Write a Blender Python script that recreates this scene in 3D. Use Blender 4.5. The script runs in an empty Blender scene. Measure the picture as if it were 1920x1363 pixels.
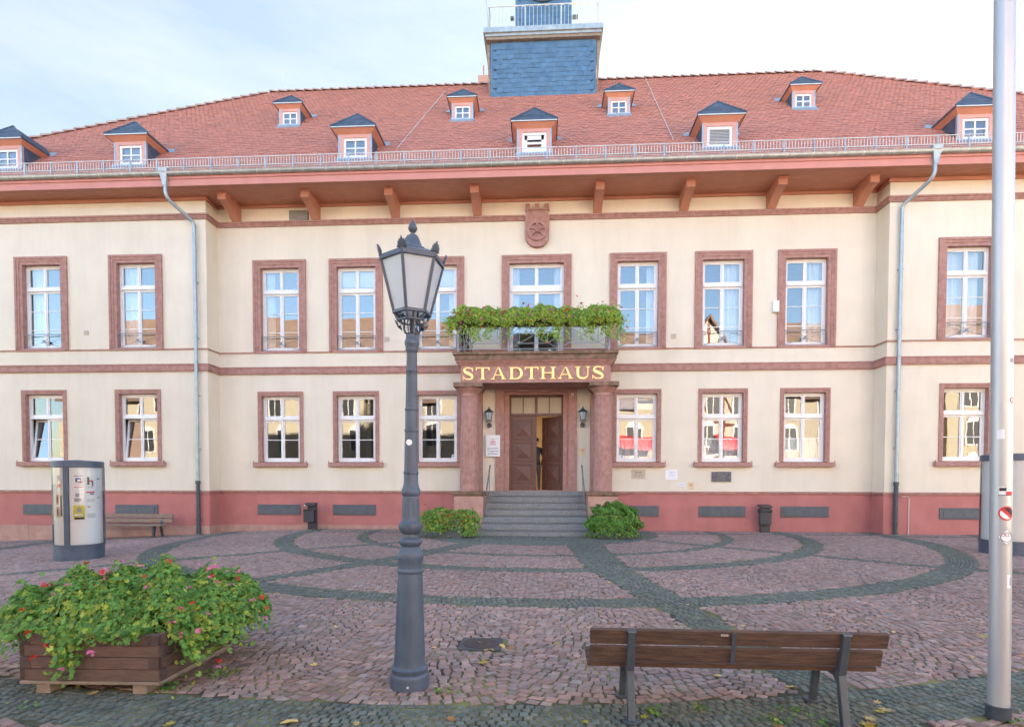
import bpy, math, random
import numpy as np
from mathutils import Vector, Matrix, Euler
R = math.radians
random.seed(7); rng = np.random.default_rng(11)
sc = bpy.context.scene
COL = sc.collection

# ------------------------------------------------------------------ camera, sky, sun, exposure
cd = bpy.data.cameras.new('camera'); cam = bpy.data.objects.new('camera', cd); COL.objects.link(cam)
psi, th, rho = R(3.2162), R(-1.6861), R(0.0978)
fw = Vector((-math.sin(psi)*math.cos(th), math.cos(psi)*math.cos(th), math.sin(th)))
rt = Vector((math.cos(psi), math.sin(psi), 0)); up = rt.cross(fw)
rt2 = rt*math.cos(rho) + up*math.sin(rho); up2 = up*math.cos(rho) - rt*math.sin(rho)
M = Matrix((rt2, up2, -fw)).transposed().to_4x4(); M.translation = Vector((0.2637, -18.0, 1.508))
cam.matrix_world = M
cd.sensor_width = 36; cd.lens = 36*1080/1920; cd.shift_y = (934.63-681.5)/1920
cd.clip_start = 0.05; cd.clip_end = 3000
sc.camera = cam
w = bpy.data.worlds.new('World'); sc.world = w; w.use_nodes = True
nt = w.node_tree; bg = nt.nodes['Background']
sky = nt.nodes.new('ShaderNodeTexSky'); sky.sky_type = 'NISHITA'; sky.sun_disc = False
SUN_EL, SUN_AZ = 18.0, 20.0           # azimuth from +Y towards +X
sky.sun_elevation = R(SUN_EL); sky.sun_rotation = R(SUN_AZ)
sky.air_density = 1.0; sky.dust_density = 0.7; sky.ozone_density = 1.5
# thin high cirrus veil over the half of the sky towards the sun (world directions)
tcw = nt.nodes.new('ShaderNodeTexCoord'); sxw = nt.nodes.new('ShaderNodeSeparateXYZ'); nt.links.new(tcw.outputs['Generated'], sxw.inputs[0])
mrw = nt.nodes.new('ShaderNodeMapRange'); mrw.interpolation_type = 'SMOOTHSTEP'; mrw.inputs['From Min'].default_value = 0.0; mrw.inputs['From Max'].default_value = 0.5; mrw.inputs['To Max'].default_value = 0.84
nt.links.new(sxw.outputs['Y'], mrw.inputs['Value'])
mpw = nt.nodes.new('ShaderNodeMapping'); mpw.inputs['Scale'].default_value = (1.0, 1.0, 4.0); mpw.inputs['Rotation'].default_value = (0.25, 0.3, 0.5); nzw = nt.nodes.new('ShaderNodeTexNoise'); nzw.inputs['Scale'].default_value = 2.6; nzw.inputs['Detail'].default_value = 9; nzw.inputs['Roughness'].default_value = 0.62
nt.links.new(tcw.outputs['Generated'], mpw.inputs['Vector']); nt.links.new(mpw.outputs[0], nzw.inputs['Vector'])
crw = nt.nodes.new('ShaderNodeValToRGB'); crw.color_ramp.elements[0].position = 0.35; crw.color_ramp.elements[1].position = 0.68
crw.color_ramp.elements[0].color = (0.74, 0.88, 0.98, 1); crw.color_ramp.elements[1].color = (1.10, 1.14, 1.16, 1); nt.links.new(nzw.outputs['Fac'], crw.inputs['Fac'])
mxw = nt.nodes.new('ShaderNodeMixRGB'); nt.links.new(mrw.outputs[0], mxw.inputs['Fac']); nt.links.new(sky.outputs[0], mxw.inputs['Color1']); nt.links.new(crw.outputs['Color'], mxw.inputs['Color2'])
nt.links.new(mxw.outputs[0], bg.inputs['Color']); bg.inputs['Strength'].default_value = 0.095
sl = bpy.data.lights.new('sun', 'SUN'); sl.energy = 5.0; sl.angle = R(0.5); sl.color = (1.0, 0.88, 0.72)
so = bpy.data.objects.new('sun', sl); COL.objects.link(so)
sd = Vector((math.sin(R(SUN_AZ))*math.cos(R(SUN_EL)), math.cos(R(SUN_AZ))*math.cos(R(SUN_EL)), math.sin(R(SUN_EL))))
so.rotation_euler = sd.to_track_quat('Z', 'Y').to_euler(); so.location = (20, 40, 40)
sc.view_settings.view_transform = 'Standard'; sc.view_settings.look = 'None'
sc.view_settings.gamma = 1; sc.view_settings.exposure = 3.0; sc.view_settings.use_curve_mapping = False
sc.render.engine = 'CYCLES'
sc.cycles.max_bounces = 8; sc.cycles.transparent_max_bounces = 12

# ------------------------------------------------------------------ materials
def newmat(name):
    m = bpy.data.materials.new(name); m.use_nodes = True
    return m, m.node_tree.nodes, m.node_tree.links, m.node_tree.nodes['Principled BSDF']
def mat(name, col, rough=0.7, metal=0.0, var=0.12, scale=3.0, bump=0.0, bscale=60.0, col2=None, detail=6, spec=0.5, stain=0.0, stretch=(1,1,1), attr=False):
    m, N, L, P = newmat(name)
    P.inputs['Roughness'].default_value = rough; P.inputs['Metallic'].default_value = metal
    P.inputs['Specular IOR Level'].default_value = spec
    tc = N.new('ShaderNodeTexCoord'); mp = N.new('ShaderNodeMapping'); mp.inputs['Scale'].default_value = stretch
    L.new(tc.outputs['Object'], mp.inputs['Vector'])
    n = N.new('ShaderNodeTexNoise'); n.inputs['Scale'].default_value = scale; n.inputs['Detail'].default_value = detail
    L.new(mp.outputs[0], n.inputs['Vector'])
    r = N.new('ShaderNodeValToRGB'); c = Vector(col)
    c2 = Vector(col2) if col2 else c*(1+var); c1 = c*(1-var) if not col2 else c
    r.color_ramp.elements[0].position = 0.3; r.color_ramp.elements[1].position = 0.7
    r.color_ramp.elements[0].color = (*c1, 1); r.color_ramp.elements[1].color = (*[min(1, x) for x in c2], 1)
    L.new(n.outputs['Fac'], r.inputs['Fac']); out = r.outputs['Color']
    if stain:
        n2 = N.new('ShaderNodeTexNoise'); n2.inputs['Scale'].default_value = scale*0.35; n2.inputs['Detail'].default_value = 8; n2.inputs['Roughness'].default_value = 0.7
        mp2 = N.new('ShaderNodeMapping'); mp2.inputs['Scale'].default_value = (1.8, 1.8, 0.22)
        L.new(tc.outputs['Object'], mp2.inputs['Vector']); L.new(mp2.outputs[0], n2.inputs['Vector'])
        r2 = N.new('ShaderNodeValToRGB'); r2.color_ramp.elements[0].position = 0.45; r2.color_ramp.elements[1].position = 0.75
        mx = N.new('ShaderNodeMixRGB'); mx.blend_type = 'MULTIPLY'; mm = N.new('ShaderNodeMath'); mm.operation = 'MULTIPLY'; mm.inputs[1].default_value = stain
        L.new(n2.outputs['Fac'], r2.inputs['Fac']); L.new(r2.outputs['Color'], mm.inputs[0]); L.new(mm.outputs[0], mx.inputs['Fac'])
        L.new(out, mx.inputs['Color1']); mx.inputs['Color2'].default_value = (0.62, 0.58, 0.5, 1); out = mx.outputs['Color']
    if attr:
        a = N.new('ShaderNodeAttribute'); a.attribute_name = 'Col'
        mx = N.new('ShaderNodeMixRGB'); mx.blend_type = 'MULTIPLY'; mx.inputs['Fac'].default_value = 1
        L.new(out, mx.inputs['Color1']); L.new(a.outputs['Color'], mx.inputs['Color2']); out = mx.outputs['Color']
    L.new(out, P.inputs['Base Color'])
    if bump:
        nb = N.new('ShaderNodeTexNoise'); nb.inputs['Scale'].default_value = bscale; nb.inputs['Detail'].default_value = 5
        L.new(mp.outputs[0], nb.inputs['Vector'])
        b = N.new('ShaderNodeBump'); b.inputs['Strength'].default_value = bump; b.inputs['Distance'].default_value = 0.02
        L.new(nb.outputs['Fac'], b.inputs['Height']); L.new(b.outputs[0], P.inputs['Normal'])
    return m
PLASTER = mat('cream plaster', (0.80, 0.71, 0.58), 0.9, var=0.035, scale=1.3, bump=0.35, bscale=90, stain=0.30)
PINK = mat('red plinth paint', (0.50, 0.185, 0.165), 0.85, var=0.09, scale=2.0, bump=0.3, bscale=80, stain=0.3)
STONE = mat('red sandstone', (0.38, 0.19, 0.155), 0.85, scale=8, bump=0.5, bscale=110, col2=(0.50, 0.28, 0.235), stain=0.2)
STONE_L = mat('pale sandstone', (0.45, 0.25, 0.20), 0.9, scale=4, bump=0.5, bscale=100, col2=(0.56, 0.34, 0.27), stain=0.2)
STONE_M = mat('mossy sandstone', (0.13, 0.10, 0.05), 0.95, scale=7, bump=0.9, bscale=90, col2=(0.36, 0.20, 0.15))
GRANITE = mat('grey granite', (0.09, 0.09, 0.095), 0.8, scale=75, bump=0.4, bscale=120, col2=(0.40, 0.395, 0.385), detail=3, stain=0.3)
WOODP = mat('painted eaves boards', (0.50, 0.21, 0.135), 0.6, var=0.08, scale=3, bump=0.1, bscale=50)
FASC = mat('fascia paint', (0.60, 0.24, 0.19), 0.55, var=0.06, scale=3)
DORMP = mat('dormer paint', (0.62, 0.32, 0.27), 0.6, var=0.05, scale=4)
DORMO = mat('dormer cove paint', (0.66, 0.29, 0.19), 0.6, var=0.05, scale=4)
TILE = mat('clay roof tile', (0.53, 0.215, 0.155), 0.75, scale=7, col2=(0.59, 0.255, 0.19), bump=0.25, bscale=60, attr=True, spec=0.4)
SLATE = mat('roof slate', (0.06, 0.115, 0.185), 0.45, scale=4, col2=(0.09, 0.175, 0.28), bump=0.3, bscale=40, attr=True, spec=0.7)
SLATED = mat('dark dormer slate', (0.045, 0.062, 0.09), 0.55, scale=6, col2=(0.085, 0.11, 0.15), bump=0.4, bscale=30, attr=True, spec=0.4)
ZINC = mat('weathered zinc', (0.36, 0.37, 0.36), 0.45, metal=0.6, scale=6, col2=(0.5, 0.5, 0.48), bump=0.1, stain=0.25)
ZINCB = mat('blue grey zinc pipe', (0.30, 0.36, 0.40), 0.4, metal=0.5, scale=5, col2=(0.42, 0.48, 0.52))
GALV = mat('galvanised rail', (0.66, 0.62, 0.56), 0.5, metal=0.3, var=0.08)
RAILG = mat('grey painted rail', (0.22, 0.23, 0.25), 0.45, metal=0.3, var=0.1)
RAILB = mat('balcony rail paint', (0.27, 0.29, 0.33), 0.5, metal=0.2, var=0.1)
IRON = mat('dark cast iron paint', (0.055, 0.068, 0.085), 0.4, var=0.15, scale=8, spec=0.5, bump=0.1, bscale=40)
LAMPG = mat('blue grey lamp paint', (0.078, 0.102, 0.145), 0.42, var=0.16, scale=6, spec=0.5, bump=0.12, bscale=60, stain=0.25)
BINM = mat('anthracite sheet metal', (0.045, 0.047, 0.055), 0.5, var=0.12, scale=8)
SHUT = mat('grey cellar shutter', (0.10, 0.11, 0.125), 0.55, var=0.12, scale=6)
WHITE = mat('white window paint', (0.80, 0.79, 0.78), 0.35, var=0.03, scale=5)
DOORM = mat('brown door paint', (0.135, 0.056, 0.042), 0.45, var=0.1, scale=3, bump=0.15, bscale=40, stretch=(6, 6, 1))
GOLD = mat('gilt lettering', (0.85, 0.58, 0.20), 0.38, metal=0.55, scale=12, col2=(0.98, 0.74, 0.34))
CURT = mat('white curtain', (0.82, 0.84, 0.86), 0.9, var=0.04, scale=3)
ROOM = mat('office wall', (0.36, 0.33, 0.30), 0.9, var=0.1)
HALL = mat('warm hall wall', (0.70, 0.56, 0.36), 0.9, var=0.05)
WOODD = mat('dark oiled bench wood', (0.05, 0.024, 0.015), 0.55, scale=5, col2=(0.16, 0.08, 0.048), bump=0.7, bscale=26, stretch=(1.2, 14, 14), detail=10)
WOODG = mat('weathered bench wood', (0.20, 0.13, 0.09), 0.8, scale=4, col2=(0.36, 0.25, 0.18), bump=0.5, bscale=30, stretch=(1.2, 12, 12))
WOODB = mat('brown planter boards', (0.105, 0.060, 0.048), 0.7, scale=5, col2=(0.17, 0.10, 0.08), bump=0.4, bscale=30, stretch=(2, 2, 10))
WOODE = mat('planter end grain', (0.06, 0.035, 0.034), 0.8, scale=20, col2=(0.11, 0.07, 0.062), bump=0.4)
WOODP2 = mat('raw planter skid', (0.22, 0.16, 0.12), 0.85, scale=8, col2=(0.34, 0.26, 0.2), bump=0.4)
SOIL = mat('soil', (0.03, 0.02, 0.013), 1.0, scale=20, bump=0.8, bscale=60)
BLACKP = mat('black plastic', (0.02, 0.02, 0.022), 0.45, var=0.2)
PAPER = mat('white paper', (0.86, 0.87, 0.89), 0.6, var=0.02)
ALU = mat('brushed aluminium', (0.52, 0.53, 0.56), 0.42, metal=0.6, scale=6, col2=(0.60, 0.60, 0.61), stretch=(1, 1, 0.2), stain=0.2)
RED = mat('red print', (0.65, 0.03, 0.03), 0.5); BLUE = mat('blue print', (0.03, 0.12, 0.4), 0.5)
YEL = mat('yellow print', (0.7, 0.6, 0.05), 0.5); GRN = mat('green print', (0.25, 0.45, 0.4), 0.5); INK = mat('black print', (0.03, 0.03, 0.035), 0.6)
GREYP = mat('grey print', (0.35, 0.36, 0.42), 0.6); TANP = mat('tan enamel', (0.75, 0.6, 0.40), 0.5); PEACH = mat('peach print', (0.7, 0.42, 0.25), 0.5)
BEIGE = mat('beige metal plate', (0.50, 0.42, 0.34), 0.45, metal=0.2)
BRONZE = mat('dark bronze', (0.07, 0.07, 0.075), 0.45, metal=0.6, scale=25, col2=(0.2, 0.2, 0.23), bump=0.6, bscale=40)
SKIN = mat('skin', (0.55, 0.32, 0.22), 0.6); CLOTH = mat('black cloth', (0.012, 0.013, 0.018), 0.9); TROU = mat('grey trousers', (0.10, 0.10, 0.11), 0.9); HAIR = mat('dark hair', (0.03, 0.02, 0.015), 0.6)
MOSSY = mat('moss and grit', (0.055, 0.058, 0.03), 1.0, scale=3.5, col2=(0.14, 0.15, 0.045), bump=0.8, bscale=120)
COB_R = mat('red porphyry setts', (0.275, 0.175, 0.15), 0.72, scale=9, col2=(0.40, 0.285, 0.25), bump=0.8, bscale=70, attr=True, spec=0.4)
COB_D = mat('basalt setts', (0.11, 0.123, 0.105), 0.7, scale=9, col2=(0.18, 0.195, 0.16), bump=0.8, bscale=80, attr=True, spec=0.4)

def leafmat(name, c, t=0.35):
    m, N, L, P = newmat(name)
    a = N.new('ShaderNodeAttribute'); a.attribute_name = 'Col'
    mx = N.new('ShaderNodeMixRGB'); mx.blend_type = 'MULTIPLY'; mx.inputs['Fac'].default_value = 1; mx.inputs['Color1'].default_value = (*c, 1)
    L.new(a.outputs['Color'], mx.inputs['Color2']); L.new(mx.outputs[0], P.inputs['Base Color']); P.inputs['Roughness'].default_value = 0.55
    tr = N.new('ShaderNodeBsdfTranslucent'); L.new(mx.outputs[0], tr.inputs['Color'])
    ms = N.new('ShaderNodeMixShader'); ms.inputs[0].default_value = t; L.new(P.outputs[0], ms.inputs[1]); L.new(tr.outputs[0], ms.inputs[2])
    L.new(ms.outputs[0], N['Material Output'].inputs['Surface'])
    return m
LEAF = leafmat('geranium leaf', (0.14, 0.30, 0.05)); PETALP = leafmat('pink petal', (0.85, 0.24, 0.42)); PETALR = leafmat('red petal', (0.80, 0.06, 0.035))
DRYL = leafmat('fallen leaf', (0.50, 0.36, 0.14), 0.15); STEM = mat('stems', (0.10, 0.13, 0.03), 0.8)

def glassmat(name, boost=0.09, tint=(0.86, 0.9, 0.92), bump=0.0, frost=0.0, scale=1.2):
    m = bpy.data.materials.new(name); m.use_nodes = True; N = m.node_tree.nodes; L = m.node_tree.links; N.clear()
    o = N.new('ShaderNodeOutputMaterial'); g = N.new('ShaderNodeBsdfGlossy'); g.inputs['Roughness'].default_value = 0.0
    if frost:
        t = N.new('ShaderNodeBsdfTranslucent'); t.inputs['Color'].default_value = (*tint, 1)
    else:
        t = N.new('ShaderNodeBsdfTransparent'); t.inputs['Color'].default_value = (*tint, 1)
    f = N.new('ShaderNodeFresnel'); f.inputs['IOR'].default_value = 1.5
    ad = N.new('ShaderNodeMath'); ad.operation = 'MULTIPLY_ADD'; ad.inputs[1].default_value = 1.5; ad.inputs[2].default_value = boost; ad.use_clamp = True
    mx = N.new('ShaderNodeMixShader'); L.new(f.outputs[0], ad.inputs[0]); L.new(ad.outputs[0], mx.inputs[0]); L.new(t.outputs[0], mx.inputs[1]); L.new(g.outputs[0], mx.inputs[2])
    if bump:
        tc = N.new('ShaderNodeTexCoord'); n = N.new('ShaderNodeTexNoise'); n.inputs['Scale'].default_value = scale; n.inputs['Detail'].default_value = 1.5
        b = N.new('ShaderNodeBump'); b.inputs['Strength'].default_value = 1.0; b.inputs['Distance'].default_value = bump
        L.new(tc.outputs['Object'], n.inputs['Vector']); L.new(n.outputs['Fac'], b.inputs['Height']); L.new(b.outputs[0], g.inputs['Normal'])
    L.new(mx.outputs[0], o.inputs['Surface']); return m
GLASS = glassmat('window glass', 0.20, bump=0.0011, scale=1.6)
GLASSL = glassmat('lower window glass', 0.10, bump=0.0011, scale=1.6)
GLASSC = glassmat('clear acrylic', 0.0, tint=(0.985, 0.985, 0.99))
GLASSF = glassmat('textured door glass', 0.30, tint=(0.7, 0.68, 0.62), bump=0.05, frost=1, scale=28)
def milky():
    m, N, L, P = newmat('milky lantern glass'); P.inputs['Base Color'].default_value = (0.80, 0.86, 0.95, 1); P.inputs['Roughness'].default_value = 0.15
    t = N.new('ShaderNodeBsdfTranslucent'); t.inputs['Color'].default_value = (0.80, 0.85, 0.93, 1); x = N.new('ShaderNodeMixShader'); x.inputs[0].default_value = 0.4
    L.new(P.outputs[0], x.inputs[1]); L.new(t.outputs[0], x.inputs[2]); L.new(x.outputs[0], N['Material Output'].inputs['Surface']); return m
GLASSM = milky()

# ------------------------------------------------------------------ mesh helpers
class MB:
    def __init__(s): s.v = []; s.f = []; s.m = []
    def add(s, vs, fs, mi=0):
        o = len(s.v); s.v += [tuple(v) for v in vs]; s.f += [tuple(i+o for i in f) for f in fs]; s.m += [mi]*len(fs); return s
    def box(s, x0, x1, y0, y1, z0, z1, mi=0):
        return s.add([(x0,y0,z0),(x1,y0,z0),(x1,y1,z0),(x0,y1,z0),(x0,y0,z1),(x1,y0,z1),(x1,y1,z1),(x0,y1,z1)],
                     [(0,3,2,1),(4,5,6,7),(0,1,5,4),(1,2,6,5),(2,3,7,6),(3,0,4,7)], mi)
    def hexa(s, p, mi=0):
        return s.add(p, [(0,3,2,1),(4,5,6,7),(0,1,5,4),(1,2,6,5),(2,3,7,6),(3,0,4,7)], mi)
    def prism(s, pts, y0, y1, mi=0):   # polygon in xz, extruded in y
        n = len(pts); vs = [(x, y0, z) for x, z in pts]+[(x, y1, z) for x, z in pts]
        return s.add(vs, [tuple(range(n)), tuple(range(2*n-1, n-1, -1))]+[((i+1) % n, i, i+n, (i+1) % n+n) for i in range(n)], mi)
    def prismx(s, pts, x0, x1, mi=0):  # polygon in yz, extruded in x
        n = len(pts); vs = [(x0, y, z) for y, z in pts]+[(x1, y, z) for y, z in pts]
        return s.add(vs, [tuple(range(n-1, -1, -1)), tuple(range(n, 2*n))]+[(i, (i+1) % n, (i+1) % n+n, i+n) for i in range(n)], mi)
    def prismz(s, pts, z0, z1, mi=0):
        n = len(pts); vs = [(x, y, z0) for x, y in pts]+[(x, y, z1) for x, y in pts]
        return s.add(vs, [tuple(range(n-1, -1, -1)), tuple(range(n, 2*n))]+[(i, (i+1) % n, (i+1) % n+n, i+n) for i in range(n)], mi)
    def tube(s, pts, r, n=10, mi=0, cap=True):
        pts = [Vector(p) for p in pts]; rs = r if isinstance(r, (list, tuple)) else [r]*len(pts); vs = []; fs = []
        u = None
        for i, p in enumerate(pts):
            d = (pts[min(i+1, len(pts)-1)]-pts[max(i-1, 0)]).normalized()
            if u is None: u = d.orthogonal().normalized()
            else:
                u = (u - d*u.dot(d)).normalized()
            v = d.cross(u)
            for k in range(n):
                a = 2*math.pi*k/n; vs.append(p+(u*math.cos(a)+v*math.sin(a))*rs[i])
        for i in range(len(pts)-1):
            for k in range(n): fs.append((i*n+k, i*n+(k+1) % n, (i+1)*n+(k+1) % n, (i+1)*n+k))
        if cap: fs.append(tuple(range(n-1, -1, -1))); fs.append(tuple(range((len(pts)-1)*n, len(pts)*n)))
        return s.add(vs, fs, mi)
    def lathe(s, prof, c=(0,0,0), n=32, mi=0, flute=None):  # prof: (r,z)
        vs = []; fs = []
        for (r, z) in prof:
            for k in range(n):
                a = 2*math.pi*k/n; rr = r
                if flute: rr = r*(1-flute(z, k))
                vs.append((c[0]+rr*math.cos(a), c[1]+rr*math.sin(a), c[2]+z))
        for i in range(len(prof)-1):
            for k in range(n): fs.append((i*n+k, i*n+(k+1) % n, (i+1)*n+(k+1) % n, (i+1)*n+k))
        fs.append(tuple(range(n-1, -1, -1))); fs.append(tuple(range((len(prof)-1)*n, len(prof)*n)))
        return s.add(vs, fs, mi)
    def bar(s, a, b, wd, dp=None, mi=0):
        a = Vector(a); b = Vector(b); d = (b-a).normalized(); dp = dp or wd
        u = d.cross(Vector((0, 1, 0))); u = u.normalized() if u.length > 1e-3 else Vector((1, 0, 0)); v = d.cross(u)
        p = []
        for q in (a, b):
            for su, sv in ((-1,-1),(1,-1),(1,1),(-1,1)): p.append(q+u*su*wd/2+v*sv*dp/2)
        return s.hexa(p, mi)
    def build(s, name, mats, parent=None, smooth=False, bevel=0.0, loc=None):
        me = bpy.data.meshes.new(name); me.from_pydata([tuple(v) for v in s.v], [], s.f)
        mats = mats if isinstance(mats, (list, tuple)) else [mats]
        for m_ in mats: me.materials.append(m_)
        if len(mats) > 1: me.polygons.foreach_set('material_index', s.m)
        if smooth:
            me.polygons.foreach_set('use_smooth', [True]*len(me.polygons))
        me.update(); o = bpy.data.objects.new(name, me); COL.objects.link(o)
        if smooth and smooth != 'full': me.set_sharp_from_angle(angle=R(38))
        if parent: o.parent = parent
        if loc: o.location = loc
        if bevel:
            b = o.modifiers.new('bevel', 'BEVEL'); b.width = bevel; b.segments = 2; b.limit_method = 'ANGLE'; b.angle_limit = R(40)
        return o
def tag(o, label=None, cat=None, group=None, kind=None):
    if label: o['label'] = label
    if cat: o['category'] = cat
    if group: o['group'] = group
    if kind: o['kind'] = kind
    return o
def thing(name, label, cat, loc=(0,0,0), rz=0, group=None):
    o = bpy.data.objects.new(name, None); COL.objects.link(o); o.location = loc; o.rotation_euler = (0, 0, rz); o.empty_display_size = 0.2
    return tag(o, label, cat, group)
def copy_tree(o, parent=None):
    c = o.copy(); COL.objects.link(c)
    if parent: c.parent = parent
    for ch in list(o.children): copy_tree(ch, c)
    return c
def bulk(name, V, F, mats, parent=None, mi=None, col=None, smooth=False):
    """numpy mesh: V (n,3); F list of (faces array (m,k))"""
    me = bpy.data.meshes.new(name); me.vertices.add(len(V)); me.vertices.foreach_set('co', np.asarray(V, np.float32).ravel())
    loops = np.concatenate([f.ravel() for f in F]); tot = np.concatenate([np.full(len(f), f.shape[1]) for f in F])
    st = np.concatenate([[0], np.cumsum(tot)[:-1]])
    me.loops.add(len(loops)); me.loops.foreach_set('vertex_index', loops.astype(np.int32))
    me.polygons.add(len(tot)); me.polygons.foreach_set('loop_start', st.astype(np.int32)); me.polygons.foreach_set('loop_total', tot.astype(np.int32))
    for m_ in (mats if isinstance(mats, (list, tuple)) else [mats]): me.materials.append(m_)
    if mi is not None: me.polygons.foreach_set('material_index', np.asarray(mi, np.int32))
    me.update(calc_edges=True); me.validate()
    if col is not None:
        a = me.color_attributes.new('Col', 'FLOAT_COLOR', 'POINT')
        c4 = np.ones((len(V), 4), np.float32); c4[:, :3] = col; a.data.foreach_set('color', c4.ravel())
    me.polygons.foreach_set('use_smooth', [smooth]*len(me.polygons))
    o = bpy.data.objects.new(name, me); COL.objects.link(o)
    if parent: o.parent = parent
    return o
def scatter_mesh(name, TV, TF, pos, rot, scl, col, mats, parent=None):
    TV = np.asarray(TV, float); n = len(pos); k = len(TV)
    V = np.einsum('nij,kj->nki', rot, TV)*np.asarray(scl).reshape(n, 1, 1)+pos[:, None, :]
    F = []
    for size in sorted({len(f) for f in TF}):
        t = np.array([f for f in TF if len(f) == size]); F.append((t[None]+(np.arange(n)*k)[:, None, None]).reshape(-1, size))
    return bulk(name, V.reshape(-1, 3), F, mats, parent, col=np.repeat(col, k, axis=0))
def rot_to(nrm, spin):
    """rotation matrices whose z axis is nrm"""
    nrm = nrm/np.linalg.norm(nrm, axis=1, keepdims=True); a = np.where(np.abs(nrm[:, 2:3]) < 0.9, [[0, 0, 1.]], [[1., 0, 0]])
    x = np.cross(a, nrm); x /= np.linalg.norm(x, axis=1, keepdims=True); y = np.cross(nrm, x)
    c, s_ = np.cos(spin)[:, None], np.sin(spin)[:, None]
    return np.stack([x*c+y*s_, -x*s_+y*c, nrm], axis=2)
def textmesh(txt, size, mb, x, z, y, mi=0, ext=0.0015, align='CENTER', fit=None, place=None):
    c = bpy.data.curves.new('t', 'FONT'); c.body = txt; c.size = size; c.align_x = align; c.extrude = ext; c.resolution_u = 2
    o = bpy.data.objects.new('t', c); COL.objects.link(o); dg = bpy.context.evaluated_depsgraph_get(); me = bpy.data.meshes.new_from_object(o.evaluated_get(dg))
    k = 1.0
    if fit:
        wd = max(v.co.x for v in me.vertices)-min(v.co.x for v in me.vertices); k = fit/wd
    if place: vs = [place(v.co.x*k, v.co.y, v.co.z) for v in me.vertices]
    else: vs = [(x+v.co.x*k, y-v.co.z, z+v.co.y) for v in me.vertices]
    mb.add(vs, [tuple(p.vertices) for p in me.polygons], mi)
    bpy.data.objects.remove(o); bpy.data.curves.remove(c); bpy.data.meshes.remove(me)

# ------------------------------------------------------------------ ground
def gz(x): return -0.04*max(0.0, min(-x-7.0, 10.0))
gzv = np.vectorize(gz)
g = MB(); xs = [-400, -60, -17] + [-16+i for i in range(10)] + [-6.5, 17, 60, 400]; ys = [-400, -60, -26, -14, 0, 30, 60, 400]
for y in ys:
    for x in xs: g.v.append((x, y, gz(x)-0.010))
for j in range(len(ys)-1):
    for i in range(len(xs)-1): a = j*len(xs)+i; g.f.append((a, a+1, a+1+len(xs), a+len(xs))); g.m.append(0)
GROUND = newmat('square paving and joints')
def build_ground_mat():
    m, N, L, P = GROUND; P.inputs['Roughness'].default_value = 0.9
    tc = N.new('ShaderNodeTexCoord'); v = N.new('ShaderNodeTexVoronoi'); v.inputs['Scale'].default_value = 9; v.feature = 'DISTANCE_TO_EDGE'; L.new(tc.outputs['Object'], v.inputs['Vector'])
    r = N.new('ShaderNodeValToRGB'); r.color_ramp.elements[0].position = 0.04; r.color_ramp.elements[1].position = 0.09
    r.color_ramp.elements[0].color = (0.07, 0.075, 0.03, 1); r.color_ramp.elements[1].color = (0.22, 0.12, 0.115, 1)
    L.new(v.outputs['Distance'], r.inputs['Fac'])
    n = N.new('ShaderNodeTexNoise'); n.inputs['Scale'].default_value = 2.2; n.inputs['Detail'].default_value = 7; L.new(tc.outputs['Object'], n.inputs['Vector'])
    r2 = N.new('ShaderNodeValToRGB'); r2.color_ramp.elements[0].position = 0.42; r2.color_ramp.elements[1].position = 0.6
    r2.color_ramp.elements[0].color = (0.05, 0.047, 0.028, 1); r2.color_ramp.elements[1].color = (0.20, 0.20, 0.07, 1); L.new(n.outputs['Fac'], r2.inputs['Fac'])
    # under the laid setts only joints show (moss and grit); elsewhere coarse paving
    sx = N.new('ShaderNodeSeparateXYZ'); L.new(tc.outputs['Object'], sx.inputs[0])
    lt = N.new('ShaderNodeMath'); lt.operation = 'LESS_THAN'; lt.inputs[1].default_value = -15.4; L.new(sx.outputs['Y'], lt.inputs[0])
    mx = N.new('ShaderNodeMixRGB'); L.new(lt.outputs[0], mx.inputs['Fac']); L.new(r2.outputs[0], mx.inputs['Color1']); L.new(r.outputs[0], mx.inputs['Color2'])
    L.new(mx.outputs[0], P.inputs['Base Color'])
    return m
tag(g.build('ground', build_ground_mat()), kind='structure')

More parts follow.
